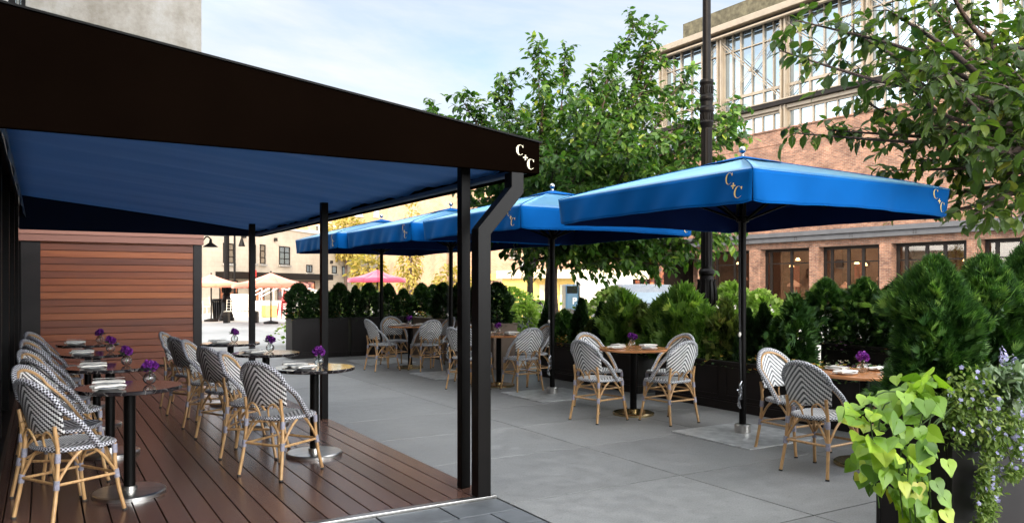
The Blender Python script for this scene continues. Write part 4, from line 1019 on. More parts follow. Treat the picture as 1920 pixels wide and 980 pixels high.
def window(fc,u0,u1,z0,z1,nx=2,nz=2,fm='trim_dark',pm='pane_house',y=-.04,sill=True):
    fr=MB(); w=.06
    fr.box(u0,u1,y,y+.06,z0,z0+w); fr.box(u0,u1,y,y+.06,z1-w,z1); fr.box(u0,u0+w,y,y+.06,z0+w,z1-w); fr.box(u1-w,u1,y,y+.06,z0+w,z1-w)
    for k in range(1,nx): x=u0+(u1-u0)*k/nx; fr.box(x-.025,x+.025,y+.005,y+.055,z0+w,z1-w)
    for k in range(1,nz):
        z=z0+(z1-z0)*k/nz
        for j in range(nx):
            a=u0+(u1-u0)*j/nx+(.025 if j else w); b_=u0+(u1-u0)*(j+1)/nx-(.025 if j<nx-1 else w); fr.box(a,b_,y+.008,y+.05,z-.025,z+.025)
    f_=fr.build('window',M[fm],fc.root)
    m=MB(); m.box(u0+w,u1-w,y+.03,y+.036,z0+w,z1-w); m.build('pane',M[pm],f_)
    if sill: m=MB(); m.box(u0-.1,u1+.1,y-.08,y+.0,z0-.12,z0-.002); m.build('sill',M['concrete'],f_)
    return f_
# beige two storey building far left
p0=W(330,39.5); p1=W(720,66)
fc=Fac('beige_building','low sunlit beige block building with dark grid windows beyond the plaza',p0,p1)
m=MB(); m.box(0,fc.L,0,12,0,5.0); m.build('wall',M['render'],fc.root)
fc.part('coping','white_paint',-.1,fc.L+.1,5.0,5.12,-.1,12.1)
for (a,b_,t_,bt,nx,nz) in [(418,438,455,494,2,3),(472,479,458,494,1,3),(487,497,458,495,1,3),(523,543,461,497,2,3),(574,585,496,511,2,1),(601,611,497,511,1,1),(622,631,498,513,1,1),(641,648,499,516,1,1)]:
    u0,z1=fc.uz(a,t_); u1,z0=fc.uz(b_,bt); window(fc,u0,u1,z0,z1,nx,nz)
u0,z1=fc.uz(404,511); u1,z0=fc.uz(600,522); fc.part('shop_canopy','trim_dark',u0,u1,1.83,2.22,-1.0,0.0)
for (a,b_) in [(411,445),(478,495),(520,546),(560,590)]:
    u0,_=fc.uz(a,550);u1,_=fc.uz(b_,550); window(fc,u0,u1,.12,1.75,2,1,'trim_dark','pane_warm',sill=False)
u0,_=fc.uz(438,512);u1,_=fc.uz(450,512); fc.part('red_sign','red_paint',u0,u1,1.95,2.35,-1.06,-1.0)
for px,py in ((455,443),(514,449),(557,452),(619,491)):
    u,z=fc.uz(px,py); m=MB(); m.lathe([(.0,-.1),(.12,-.1),(.1,.1),(0,.1)],8,(u,-.12,z)); m.build('wall_light',M['trim_dark'],fc.root)
# tall tan brick building behind
p0=W(560,78); p1=W(905,84)
fc=Fac('tan_building','tall sunlit tan brick building seen above the farthest blue parasols',p0,p1)
m=MB(); m.box(0,fc.L,0,14,0,13.5); m.build('wall',M['brick_tan'],fc.root)
fc.part('cornice','cream_paint',-.2,fc.L+.2,13.5,14.0,-.4,14.2)
for i in range(9):
    for j in range(5):
        u=1.0+i*2.15; z=1.0+j*2.5
        if u+1.1<fc.L: window(fc,u,u+1.0,z,z+1.5,2,2,'white_paint','pane_house')
# chimneys building between
p0=W(560,70); p1=W(645,72)
fc=Fac('white_rooftop_house','low white house with brick chimney stacks behind the beige building',p0,p1)
m=MB(); m.box(0,fc.L,0,7,0,6.4); m.build('wall',M['white_paint'],fc.root)
for k,u in enumerate((1.2,2.8)): fc.part('chimney','brick_lit',u,u+.6,6.4,8.2,1,1.6)
# bright street building
p0=W(812,52); p1=W(893,50)
fc=Fac('cream_building','cream sunlit building with fire escape windows left of the metal posts',p0,p1)
m=MB(); m.box(0,fc.L,0,8,0,4.9); m.build('wall',M['cream_paint'],fc.root)
for i in range(3):
    for j in range(2):
        u=.3+i*.95; window(fc,u,u+.55,.6+j*2.1,1.9+j*2.1,1,2,'trim_dark','pane_house')
m=MB()
for z in (1.95,4.1): m.box(.1,1.6,-.6,-.05,z,z+.05); m.bar((.1,-.6,z+.5),(1.6,-.6,z+.5),.04)
m.build('fire_escape',M['iron'],fc.root)
# orange brick
p0=W(872,47); p1=W(1165,56)
fc=Fac('brick_building','sunlit orange brick side wall seen between the metal posts and the cherry trunk',p0,p1)
m=MB(); m.box(0,fc.L,0,10,0,7.5); m.build('wall',M['brick_lit'],fc.root)
fc.part('coping','cream_paint',-.1,fc.L+.1,7.5,7.7,-.1,10.1)
for (a,b_,t_,bt) in [(955,968,472,482),(1086,1112,495,516),(1025,1045,470,490)]:
    u0,z1=fc.uz(a,t_);u1,z0=fc.uz(b_,bt); window(fc,u0,u1,z0,z1,2,1)
u0,z1=fc.uz(914,513);u1,z0=fc.uz(928,525); fc.part('shop_sign','yellow_paint',u0,u1,z0,z1,-.2,-.02)
u0,z1=fc.uz(1084,492);u1,z0=fc.uz(1112,517); m=MB(); m.box(u0,u1,-.9,-.05,z0,z0+.35); m.build('green_awning',simple('green_canvas',(.02,.12,.05),.7),fc.root)
# market kiosk (yellow wall, pale canopy)
p0=W(1000,33); p1=W(1180,36)
fc=Fac('market_kiosk','glowing yellow kiosk with a pale flat canopy behind the cherry trunk',p0,p1,'kiosk')
m=MB(); m.box(0,fc.L,0,2.4,0,1.75); m.build('wall',M['yellow_paint'],fc.root)
m=MB(); m.box(-.2,fc.L+.3,-1.0,2.6,1.75,2.12); m.build('canopy',M['cream_paint'],fc.root,bevel=.03)
for k in range(5): u=.3+k*fc.L/5; fc.part('shutter','cream_paint',u,u+fc.L/5-.35,.3,1.5,-.04,0)
# right brick and steel building
a=R(1.96); far0=Vector((43.55-(-math.sin(a))*-6.1*1,42.7,0)); o_=W(1345,59); far0=Vector((o_.x-math.sin(a)*6.1,o_.y+math.cos(a)*6.1,0)); near0=Vector((o_.x+math.sin(a)*32,o_.y-math.cos(a)*32,0))
fc=Fac('brick_steel_building','large brick building with a steel and glass upper storey across the street',far0,near0)
LB=fc.L
m=MB(); m.box(0,LB,0,.5,4.42,12.2); m.box(0,LB,3.75,14,0,12.2); m.box(0,LB,.5,3.75,4.42,12.2); m.build('brick_wall',M['brick'],fc.root)
m=MB(); 
for k in range(int(LB/.9)): m.box(k*.9,k*.9+.86,-.12,.52,12.2,12.30,r=random.random())
m.box(0,LB,-.05,0,11.2,11.28); m.build('coping',M['brick'],fc.root,bevel=.01)
pil=[(4.1,5.0),(9.1,10.05),(14.1,14.8),(19.1,19.85),(24.3,25.0),(29.4,30.1),(34.5,35.2)]
for u0,u1 in pil:
    m=MB(); m.box(u0,u1,.02,.9,0,4.0); m.build('pillar',M['brick'],fc.root)
m=MB(); m.box(0,LB,.04,.5,4.0,4.415); m.build('lintel',M['brick'],fc.root)
m=MB(); m.box(-.2,LB,-.45,.0,4.42,4.74); m.box(-.2,LB,-.62,.0,4.76,5.06); m.box(-.2,LB,-.40,-.0,4.741,4.759); m.build('beam',M['beam_grey'],fc.root,bevel=.02)
m=MB()
for u in [1+k*4.1 for k in range(9)]:
    for du in (0,.16):
        for dz in (4.52,4.64): m.box(u+du,u+du+.05,-.475,-.45,dz,dz+.05)
m.build('rivets',M['trim_dark'],fc.root)
for (ua,ub) in zip([q[1] for q in pil[:-1]],[q[0] for q in pil[1:]]):
    fr=MB(); y=.6; w=.20
    fr.box(ua,ub,y,y+.12,3.8,4.0); fr.box(ua,ub,y,y+.12,0,.15); n=3 if ub-ua>4.2 else 2
    st=[ua+(ub-ua)*f_ for f_ in ([0,.12,.40,.64,.90] if n==3 else [0,.10,.52,.93])]
    for s_ in st: fr.box(s_,s_+w,y,y+.1,.15,3.8)
    for i_ in range(len(st)-1): fr.box(st[i_]+w,st[i_+1],y+.01,y+.09,2.95,3.03)
    f_=fr.build('shop_window',M['trim_dark'],fc.root)
    m=MB(); m.box(ua,ub,y+.05,y+.06,.15,3.8); m.build('pane',M['pane_shop'],f_)
    rr=random.Random(int(ua*7))
    m=MB(); m.box(ua,ub,3.6,3.7,0,4.0); m.build('room_wall',M['room_wall'],f_)
    m=MB(); m.box(ua,ub,.9,3.6,-.03,.02); m.box(ua,ub,.9,3.6,3.95,4.0); m.build('room_floor',M['room_wall'],f_)
    for q in range(3):
        u=ua+(ub-ua)*(.15+.3*q+rr.uniform(0,.12)); zc=rr.uniform(2.7,3.3)
        m=MB(); m.lathe([(0,zc+.12),(.10,zc+.08),(.17,zc-.08),(0,zc-.10)],10,(u,2.2+rr.uniform(-.7,.7),0)); m.build('ceiling_lamp',M['room_lamp'],f_)
    for q in range(4):
        u=ua+(ub-ua)*rr.uniform(.05,.9); zc=rr.uniform(1.2,2.0); w2=rr.uniform(.25,.6)
        if q%2: m=MB(); m.box(u,u+w2*.7,3.2,3.45,.1,zc+1.4); m.build('curtain',M['room_red'],f_)
        else: m=MB(); m.lathe([(0,zc+.35),(w2*1.3,zc),(w2*1.25,zc-.12),(0,zc-.1)],8,(u,1.7+.4*q,0)); m.tube([(u,1.7+.4*q,0),(u,1.7+.4*q,zc)],.05,6); m.build('mirrored_parasol',M['room_pink'],f_)  # solid pink parasol behind the pane stands in for a reflection
# sign letters with serifs
def serif_text(m,txt,x,z,h,y0,y1,gap=.18):
    def B(a,b_,c_,d_): m.box(x+a*h,x+b_*h,y0,y1,z+c_*h,z+d_*h)
    def D(a,b_,c_,d_,t):
        vs=[(x+a*h,z+b_*h),(x+(a+t)*h,z+b_*h),(x+(c_+t)*h,z+d_*h),(x+c_*h,z+d_*h)]
        n=4; m.add([(p_[0],y0,p_[1]) for p_ in vs]+[(p_[0],y1,p_[1]) for p_ in vs],[(0,1,2,3),(7,6,5,4),(0,4,5,1),(1,5,6,2),(2,6,7,3),(3,7,4,0)])
    for ch in txt:
        w=.8
        if ch=='H': B(.1,.25,.05,.95);B(.6,.75,.05,.95);B(.25,.6,.46,.54);[B(a,a+.29,c_,c_+.05) for a in(.03,.53) for c_ in(0,.95)]; w=.9
        if ch=='N': B(.1,.18,.05,.95);B(.66,.74,.05,.95);D(.1,.95,.60,.05,.16);B(.02,.28,0,.05);B(.56,.84,.95,1);B(0,.2,.95,1); w=.9
        if ch=='R': B(.1,.25,.05,.95);B(.25,.5,.88,.95);B(.25,.5,.47,.54);B(.48,.62,.52,.90);D(.58,.0,.36,.48,.16);B(.02,.33,0,.05);B(.02,.3,.95,1); w=.85
        if ch=='E': B(.1,.25,.05,.95);B(.03,.62,.0,.05);B(.03,.60,.95,1);B(.25,.48,.47,.53);B(.57,.62,.05,.22);B(.56,.60,.78,.95); w=.75
        if ch=='W': D(.28,0,.02,.95,.14);D(.28,0,.50,.95,.06);D(.72,0,.46,.95,.14);D(.74,0,.98,.95,.06);B(-.04,.24,.95,1);B(.88,1.12,.95,1); w=1.15
        if ch=='Y': B(.33,.48,.05,.5);D(.33,.5,.02,.95,.15);D(.40,.5,.72,.95,.06);B(.24,.57,0,.05);B(-.04,.24,.95,1);B(.62,.86,.95,1); w=.9
        if ch==' ': w=.45
        x+=(w+gap*.6)*h
m=MB(); u0,_=fc.hit(1476); serif_text(m,'RHNEW Y',u0,5.12,.66,-.30,-.22,.02); 
m.build('sign_lettering',M['trim_dark'],fc.root)
# steel and glass storey
cols=[0,6.2,11.95,18.1,24.0,30.0,36.0]
YS=.35
m=MB(); m.box(.3,LB,YS+.55,13.5,12.2,20.2); m.build('inner_wall',M['trim_dark'],fc.root)
for u in cols:
    m=MB(); m.box(u-.22,u-.10,YS-.32,YS+.2,12.3,20.0); m.box(u+.10,u+.22,YS-.32,YS+.2,12.3,20.0); m.box(u-.10,u+.10,YS-.10,YS+.1,12.3,20.0)
    for k in range(34): m.box(u-.30,u-.22,YS-.30,YS-.26,12.4+k*.22,12.48+k*.22)
    m.build('steel_column',M['trim_gold'],fc.root)
m=MB(); m.box(-.5,LB,YS-.55,YS+.2,13.92,14.02); m.box(-.5,LB,YS-.50,YS-.2,14.02,14.22); m.build('rail_beam',M['trim_dark'],fc.root)
m=MB(); m.box(-.5,LB,YS-.56,YS+.1,14.22,14.30); m.box(0,LB,YS-.2,YS+.15,13.66,13.90); m.build('rail_flange',M['trim_gold'],fc.root)
m=MB(); m.box(-.3,LB,YS-.35,YS+.5,20.0,20.25); m.build('eave_shadow_beam',M['trim_dark'],fc.root)
m=MB(); m.box(-.8,LB,YS-.95,13.9,20.25,20.72); m.box(-.6,LB,YS-.75,YS-.4,19.85,20.0); m.build('cornice',M['trim_gold'],fc.root,bevel=.04)
m=MB(); m.box(1.6,LB,YS+.6,12,20.72,22.5); m.build('roof_screen',M['green_wall'],fc.root)
for a_,b_ in zip(cols[:-1],cols[1:]):
    u0,u1=a_+.22,b_-.22; W_=u1-u0
    fr=MB()
    for f_,w in ((0,.08),(.155,.04),(.30,.11),(.49,.035),(.685,.11),(.845,.04),(1,.08)):
        x=u0+W_*f_; x=min(max(x,u0+w/2),u1-w/2); fr.box(x-w/2,x+w/2,YS+.0,YS+.14,14.3,20.0)
    for z in (14.3,15.2,18.75): fr.box(u0,u1,YS+.03,YS+.11,z,z+(.20 if z==15.2 else .07))
    w_=fr.build('window_frame',M['trim_gold'],fc.root)
    m=MB(); m.box(u0,u1,YS+.16,YS+.18,14.3,19.98); m.build('pane',M['pane_sky'],w_)
    fr=MB()
    for f_ in (0,.16,.34,.5,.66,.84,1): x=min(max(u0+W_*f_,u0+.05),u1-.05); fr.box(x-.05,x+.05,YS+.05,YS+.15,12.3,13.6)
    fr.box(u0,u1,YS+.04,YS+.16,13.5,13.64); w_=fr.build('window_frame',M['trim_gold'],fc.root)
    m=MB(); m.box(u0,u1,YS+.16,YS+.18,12.3,13.5); m.build('pane',M['pane_sky'],w_)
    m=MB()
    for dz in (0,.22):
        m.bar((u0,YS-.16,19.6-dz),(u1,YS-.16,14.6-dz),.045); m.bar((u0,YS-.24,14.6-dz),(u1,YS-.24,19.6-dz),.035)
    m.box((u0+u1)/2-.10,(u0+u1)/2+.10,YS-.30,YS-.12,16.88,17.08)
    m.build('cross_brace',M['trim_gold'],fc.root)
# side return glazed ground-floor
fc2=Fac('glazed_pavilion','amber-lit glazed ground floor with thin dark posts seen under the cherry leaves',(far0.x+math.sin(a)*-9.0+.2,far0.y+9.0,0),(far0.x+.25,far0.y+.05,0))
m=MB(); m.box(0,fc2.L-.1,.3,10,0,4.2); m.build('core_wall',M['trim_dark'],fc2.root)
for k in range(10):
    u=fc2.L*k/10; fc2.part('post','trim_dark',u,u+.16,0,4.0,-.05,.12)
    m=MB(); m.box(u+.16,u+fc2.L/10-.01,.15,.17,.2,3.9); m.build('pane',M['pane_warm'],fc2.root)
fc2.part('roof_beam','beam_grey',-.3,fc2.L-.1,4.2,4.7,-.6,10)
# ------------------------------------------------------------------ far street things
def far_parasol(px,py,d,wid,mat,label):
    p=W(px,d); zt=ZZ(py,d); root=empty('market_parasol',(p.x,p.y,0),0,label,'parasol','red and salmon parasols far off'); n=8
    m=MB(); dr=wid*.16
    for k in range(n):
        a0,a1=2*PI*k/n,2*PI*(k+1)/n
        def fn(u,v):
            a=a0+(a1-a0)*u; r_=wid*v*(math.cos(PI/n)/math.cos((u-.5)*2*PI/n)); return (math.cos(a)*r_,math.sin(a)*r_,zt-dr*2*v-.05*math.sin(PI*v)+ (.04*math.sin(PI*u)*v))
        m.grid(fn,4,5)
        m.grid(lambda u,v:(fn(u,1)[0],fn(u,1)[1],fn(u,1)[2]-.13*v-.03*v*math.sin(u*PI)),4,1)
    m.build('canopy',M[mat],root,solid=.006)
    m=MB(); m.tube([(0,0,0),(0,0,zt+.06)],.03,8); m.build('pole',M['trim_dark'],root)
    m=MB(); m.lathe([(0,0),(.28,0),(.28,.07),(.06,.12)],12); m.build('base',M['trim_dark'],root)
far_parasol(508,511,30,1.45,'umb_salmon','salmon parasol behind the second thin awning post')
far_parasol(396,514,32,1.3,'umb_salmon','salmon parasol half hidden behind the dark corner of the wooden wall')
far_parasol(707,505,32,1.25,'umb_crimson','crimson parasol above the clipped evergreens and the farthest parasol pole')
# litter bins
def bin_(px,py,label,mat='iron'):
    p=G(px,py); root=empty('litter_bin',(p.x,p.y,0),0,label,'litter bin')
    m=MB()
    for k in range(18):
        a=2*PI*k/18; m.bar((math.cos(a)*.24,math.sin(a)*.24,.06),(math.cos(a)*.29,math.sin(a)*.29,.82),.045,.012)
    m.build('slats',M[mat],root)
    m=MB(); m.lathe([(.25,.04),(.25,.09)],18); m.build('band',M[mat],root); m=MB(); m.lathe([(.30,.80),(.32,.82),(.32,.88),(.27,.9)],18); m.build('rim',M[mat],root)
    m=MB(); m.lathe([(0,.08),(.22,.08),(.26,.78),(0,.70)],14); m.build('liner',M['rubber'],root)
bin_(412,600,'dark slatted litter bin next to the far lamp post')
p=W(1000,24)
root=empty('litter_bin',(p.x,p.y,0),0,'grey litter bin left of the cherry trunk','litter bin')
m=MB()
for k in range(18):
    a_=2*PI*k/18; m.bar((math.cos(a_)*.28,math.sin(a_)*.28,.06),(math.cos(a_)*.33,math.sin(a_)*.33,.92),.05,.015)
m.build('slats',M['beam_grey'],root)
m=MB(); m.lathe([(.34,.9),(.36,.92),(.36,1.0),(.3,1.02)],18); m.build('band',M['iron'],root)
m=MB(); m.lathe([(0,.08),(.25,.08),(.29,.9),(0,.85)],14); m.build('liner',M['white_paint'],root)
# wire bench
p=G(452,605); root=empty('wire_bench',(p.x,p.y,0),R(-25),'perforated metal bench seen end-on beyond the awning post','bench')
m=MB()
for k in range(9): x=-.6+k*.15; m.bar((x,-.2,.45),(x,.2,.47),.012); m.bar((x,.2,.47),(x,.28,.9),.012)
for y,z in ((-.2,.45),(-.1,.455),(0,.46),(.1,.465),(.2,.47),(.22,.57),(.24,.68),(.26,.79),(.28,.9)): m.bar((-.62,y,z),(.62,y,z),.014)
m.build('seat_mesh',M['wire'],root)
for x in (-.55,.55): m=MB(); m.box(x-.09,x+.09,-.16,.2,0,.44); m.build('leg',M['trim_dark'],root)
# white metal chair at the corner
p=G(391,592); root=empty('garden_chair',(p.x,p.y,0),R(200),'white metal garden chair beside the corner of the wooden wall','chair')
for x in (-.2,.2):
    m=MB(); m.tube([(x,-.2,0),(x,-.15,.45),(x,-.3,.9)],.014,6); m.build('leg',M['white_paint'],root); m=MB(); m.tube([(x,.25,0),(x,.18,.45)],.014,6); m.build('leg',M['white_paint'],root)
m=MB(); m.box(-.22,.22,-.18,.2,.44,.46); m.build('seat',M['white_paint'],root,bevel=.005)
m=MB()
for k in range(6): z=.55+k*.06; m.bar((-.2,-.17-(z-.45)*.33,z),(.2,-.17-(z-.45)*.33,z),.03,.008)
m.build('backrest',M['white_paint'],root)
# red stacked chairs
p=G(532,598); rc=None; on=['bottom','second','third','fourth','top']
for k in range(5):
    if rc is None:
        rc=empty('stacking_chair'); 
        for x in (-.21,.21):
            m=MB(); m.tube([(x,-.22,0),(x,-.18,.44),(x,-.26,.84)],.013,6); m.build('leg',M['red_paint'],rc); m=MB(); m.tube([(x,.22,0),(x,.19,.44)],.013,6); m.build('leg',M['red_paint'],rc)
        m=MB(); m.box(-.22,.22,-.18,.21,.43,.45); m.build('seat',M['red_paint'],rc,bevel=.005)
        m=MB()
        for j in range(5): z=.54+j*.065; m.tube(catmull([(-.21,-.19-(z-.45)*.2,z),(0,-.24-(z-.45)*.2,z+.01),(.21,-.19-(z-.45)*.2,z)],3),.014,5)
        m.build('backrest',M['red_paint'],rc); o=rc
    else: o=copy_tree(rc)
    o.location=(p.x+.02*k,p.y+.015*k,.0+.085*k); o.rotation_euler=(0,0,R(140)); tag(o,f'red metal chair, {on[k]} of the stack left of the far evergreens','chair','red chairs in a stack')
# stair ramp with white railings
q=W(505,36); root=empty('railed_steps',(q.x,q.y,0),math.atan2(-sT,cT),'raised platform steps with thin white railings under the salmon parasol','steps')
m=MB(); m.box(-.9,1.0,0,1.4,0,.75); 
for k in range(3): m.box(1.0+.3*k,1.3+.3*k,0,1.4,0,.6-.2*k)
m.build('platform',M['white_paint'],root,bevel=.01)
m=MB(); m.box(-.35,.35,-.05,0,.02,.55); m.build('yellow_panel',M['yellow_paint'],root); 
m=MB()
for y in (0,1.4):
    for (x0,z0,x1,z1) in ((-.9,1.05,.2,1.68),(.2,1.68,2.4,1.05),(-.9,.9,.2,1.45),(.2,1.45,2.4,.8)): m.bar((x0,y,z0),(x1,y,z1),.05)
    for x,z in ((-.9,1.05),(-.35,1.36),(.2,1.68),(.9,1.48),(1.65,1.27),(2.4,1.05)): m.bar((x,y,0 if abs(x)>1 else .75),(x,y,z),.045)
m.build('railing',M['white_paint'],root)
for k,px in enumerate((440,458)):
    p=W(px,37); root=empty('traffic_barrel',(p.x,p.y,0),0,['white barrel right of the far lamp post','white barrel left of the railed steps'][k],'barrel','white barrels by the steps')
    m=MB(); m.lathe([(0,0),(.34,0),(.34,.06),(.27,.08),(.26,.55),(.24,.58),(.24,1.0),(.2,1.05),(0,1.05)],18); m.build('drum',M['white_paint'],root)
    m=MB(); m.lathe([(.263,.30),(.261,.48)],18); m.build('stripe',M['yellow_paint'],root)
p=W(553,26.5)
o=planter(p.x,p.x+1.2,p.y,p.y+.5,.42,'low beige planter beside the stacked red chairs','beige planters',mat='planter_brown',panel=False)
# bishop crook lamp
p=W(440,40); root=empty('crook_lamp',(p.x,p.y,0),math.atan2(-sT,cT),'slender black crook-necked lamp beyond the far lamp post','street lamp')
m=MB(); m.lathe([(.16,0),(.14,.5),(.08,.7),(.06,.9),(.05,4.0)],12); m.build('pole',M['iron'],root)
m=MB(); m.tube(catmull([(0,0,4.0),(.02,0,4.25),(.15,0,4.42),(.30,0,4.38),(.36,0,4.2),(.36,0,3.75)]),.035,8); m.tube(catmull([(.05,0,4.0),(.12,0,4.22),(.2,0,4.28),(.25,0,4.2),(.18,0,4.14)]),.018,6); m.build('arm',M['iron'],root)
m=MB(); m.lathe([(.05,.1),(.08,0),(.17,-.28),(.15,-.30),(0,-.30)],12,(.36,0,3.75)); m.build('lamp_head',M['iron'],root)
# one way signs on posts
def sign_post(px,d,z,label,w=.9,two=False,lampstyle=False):
    p=W(px,d); root=empty('street_sign',(p.x,p.y,0),math.atan2(-sT,cT),label,'sign')
    m=MB(); m.lathe([(.045,0),(.045,z+.4)],10); m.build('post',M['wire' if lampstyle else 'iron'],root)
    for j in range(2 if two else 1):
        zz=z-j*.34; m=MB(); m.box(-w/2,w/2,-.07,-.05,zz-.15,zz+.15); pl_=m.build('sign_plate',M['rubber'],root,bevel=.005)
        s_=-1; m=MB(); y=-.075; hw=w*.38
        vs=[(-hw,zz),(-hw+.16,zz+.11),(-hw+.16,zz+.06),(hw,zz+.06),(hw,zz-.06),(-hw+.16,zz-.06),(-hw+.16,zz-.11)]
        m.add([(x,y,z_) for x,z_ in vs],[list(range(7))[::-1]]); m.build('arrow',M['white_paint'],pl_,solid=.004)
        if w>.5:
            cu=bpy.data.curves.new('oneway','FONT'); cu.body='ONE WAY'; cu.size=.10; cu.extrude=.001; cu.align_x='CENTER'; cu.align_y='CENTER'
            ob=bpy.data.objects.new('tmp',cu); COL.objects.link(ob); dg=bpy.context.evaluated_depsgraph_get(); me=bpy.data.meshes.new_from_object(ob.evaluated_get(dg)); bpy.data.objects.remove(ob)
            me.materials.clear(); me.materials.append(M['rubber']); o=bpy.data.objects.new('lettering',me); COL.objects.link(o); o.parent=pl_; o.location=(.04,-.081,zz); o.rotation_euler=(R(90),0,0)
    return root
sign_post(787,60,ZZ(505,60),'black and white one-way arrow sign on a post above the far evergreens',w=.72)
sign_post(984,44,ZZ(495,44),'pair of one-way arrow signs on a thin post left of the cherry trunk',w=.58,two=True,lampstyle=True)
p=W(994,22.6); root=empty('short_lamp',(p.x,p.y,0),0,'dark ornamental traffic post beside the grey litter bin','post')
m=MB(); m.lathe([(.22,0),(.2,.25),(.13,.4),(.11,.9),(.14,.95),(.10,1.0),(.08,1.75),(.12,1.8)],14); m.build('pole',M['iron'],root)
m=MB(); m.lathe([(.08,1.8),(.17,1.9),(.2,2.2),(.16,2.4),(.05,2.5),(0,2.52)],14); m.build('signal_head',M['iron'],root)
# silver car
def car(loc,rz,label):
    root=empty('parked_car',loc,rz,label,'car')
    prof=[(-2.2,.45),(-2.25,.75),(-2.1,.95),(-1.5,1.02),(-1.0,1.42),(-.5,1.50),(.5,1.48),(1.05,1.28),(1.5,.98),(2.1,.88),(2.25,.65),(2.2,.35),(-2.1,.32)]
    def sect(m,pr,w0,w1,r=0):
        n=len(pr); vs=[]
        for sgn in (-1,1):
            for x,z in pr: w=w0 if z<1.0 else w0-(w0-w1)*min(1,(z-1.0)/.5); vs.append((x,sgn*w,z))
        m.add(vs,[list(range(n)),list(range(n,2*n))[::-1]]+[(i,i+n,(i+1)%n+n,(i+1)%n) for i in range(n)],r=r)
    m=MB(); sect(m,prof,.88,.66); m.build('body',M['silver_paint'],root,bevel=.06)
    m=MB(); sect(m,[(-1.42,1.05),(-.98,1.39),(-.5,1.45),(.5,1.43),(1.0,1.25),(1.38,1.03)],.885,.675); m.build('side_window',M['pane_dark'],root)
    for s_,xa,xb,za,zb in ((1,1.1,1.48,1.28,1.02),(-1,-1.05,-1.47,1.42,1.05)):
        m=MB(); m.add([(xa,-.66,za+.006),(xb,-.80,zb+.006),(xb,.80,zb+.006),(xa,.66,za+.006)],[(0,1,2,3)]); m.build('windscreen',M['pane_sky'],root,solid=.01)
    for x in (-1.4,1.4):
        for y in (-.82,.82):
            m=MB(); pr=[(0,-.1),(.30,-.1),(.33,-.07),(.33,.07),(.30,.1),(0,.1)]; m.lathe(pr,20); w=m.build('wheel',M['rubber'],root,loc=(x,y,.33)); w.rotation_euler=(R(90),0,0)
            m=MB(); m.lathe([(0,-.105),(.2,-.105),(.2,.105),(0,.105)],14); m.build('rim',M['steel'],w)
    for y in (-.65,.65):
        m=MB(); m.box(2.19,2.27,y-.16,y+.16,.62,.76); m.build('headlight',M['lamp_white'],root,bevel=.02)
    return root
p=W(1203,21); car((p.x,p.y,0),math.atan2(-cT,-sT)+R(8),'silver parked car whose roof shows above the planter shrubs')
# white truck
p=W(1130,26); root=empty('box_truck',(p.x,p.y,0),math.atan2(-sT,cT),'white box truck with a blue panel behind the cherry leaves','truck')
m=MB(); m.box(-.75,1.0,0,2.2,.55,1.78); m.build('cargo_box',M['white_paint'],root,bevel=.03)
m=MB(); m.box(-1.22,-.78,.1,2.1,.45,1.5); m.build('cab',M['blue_paint'],root,bevel=.06)
m=MB(); m.box(-1.18,-.82,.085,.1,1.2,1.45); m.build('cab_window',M['pane_dark'],root)
cu=bpy.data.curves.new('p','FONT'); cu.body='P'; cu.size=.30; cu.extrude=.003
ob=bpy.data.objects.new('tmp',cu); COL.objects.link(ob); dg=bpy.context.evaluated_depsgraph_get(); me=bpy.data.meshes.new_from_object(ob.evaluated_get(dg)); bpy.data.objects.remove(ob)
me.materials.clear(); me.materials.append(M['white_paint']); o=bpy.data.objects.new('lettering',me); COL.objects.link(o); o.parent=root; o.location=(-1.0,.07,.85); o.rotation_euler=(R(90),0,0)
for x in (-1.1,.5):
    m=MB(); m.lathe([(0,-.1),(.35,-.1),(.35,.1),(0,.1)],18); w=m.build('wheel',M['rubber'],root,loc=(x,.15,.35)); w.rotation_euler=(R(90),0,0)
# far yellow trees
def far_tree(px,py,d,r_,lab,mat='leaf_yellow',squash=1.0,n=1500):
    p=W(px,d); zt=ZZ(py,d); rng=random.Random(int(px)); root=empty('autumn_tree',(p.x,p.y,0),0,lab,'tree','yellow autumn trees far off')
    m=MB(); m.tube([(0,0,0),(.05,0,zt*.5),(0,0,zt*.9)],[.14,.1,.03],8); m.build('trunk',M['bark'],root)
    pts=[]; c=Vector((0,0,zt-r_*squash))
    for k in range(n):
        dd=Vector((rng.gauss(0,1),rng.gauss(0,1),rng.gauss(0,1))).normalized(); nz=noise.noise(dd*2+Vector((px,0,0))); q=dd*(r_*(.5+.5*rng.random()**.5)*(1+.6*nz)); q.z*=squash
        pts.append((c+q,dd))
    leafcloud(pts,.30 if r_>.8 else .2,int(px)).build('crown',M[mat],root)
far_tree(648,402,58,1.7,'yellow-leaved tree above the farthest blue parasol',n=2200)
far_tree(690,478,45,1.0,'pale yellow tree behind the crimson parasol',n=900)
far_tree(768,386,42,.62,'slender column of yellow ivy-like foliage right of the farthest parasols',squash=4.4,n=1800)
far_tree(850,500,30,.7,'small sunlit tree seen between the metal posts',n=700)
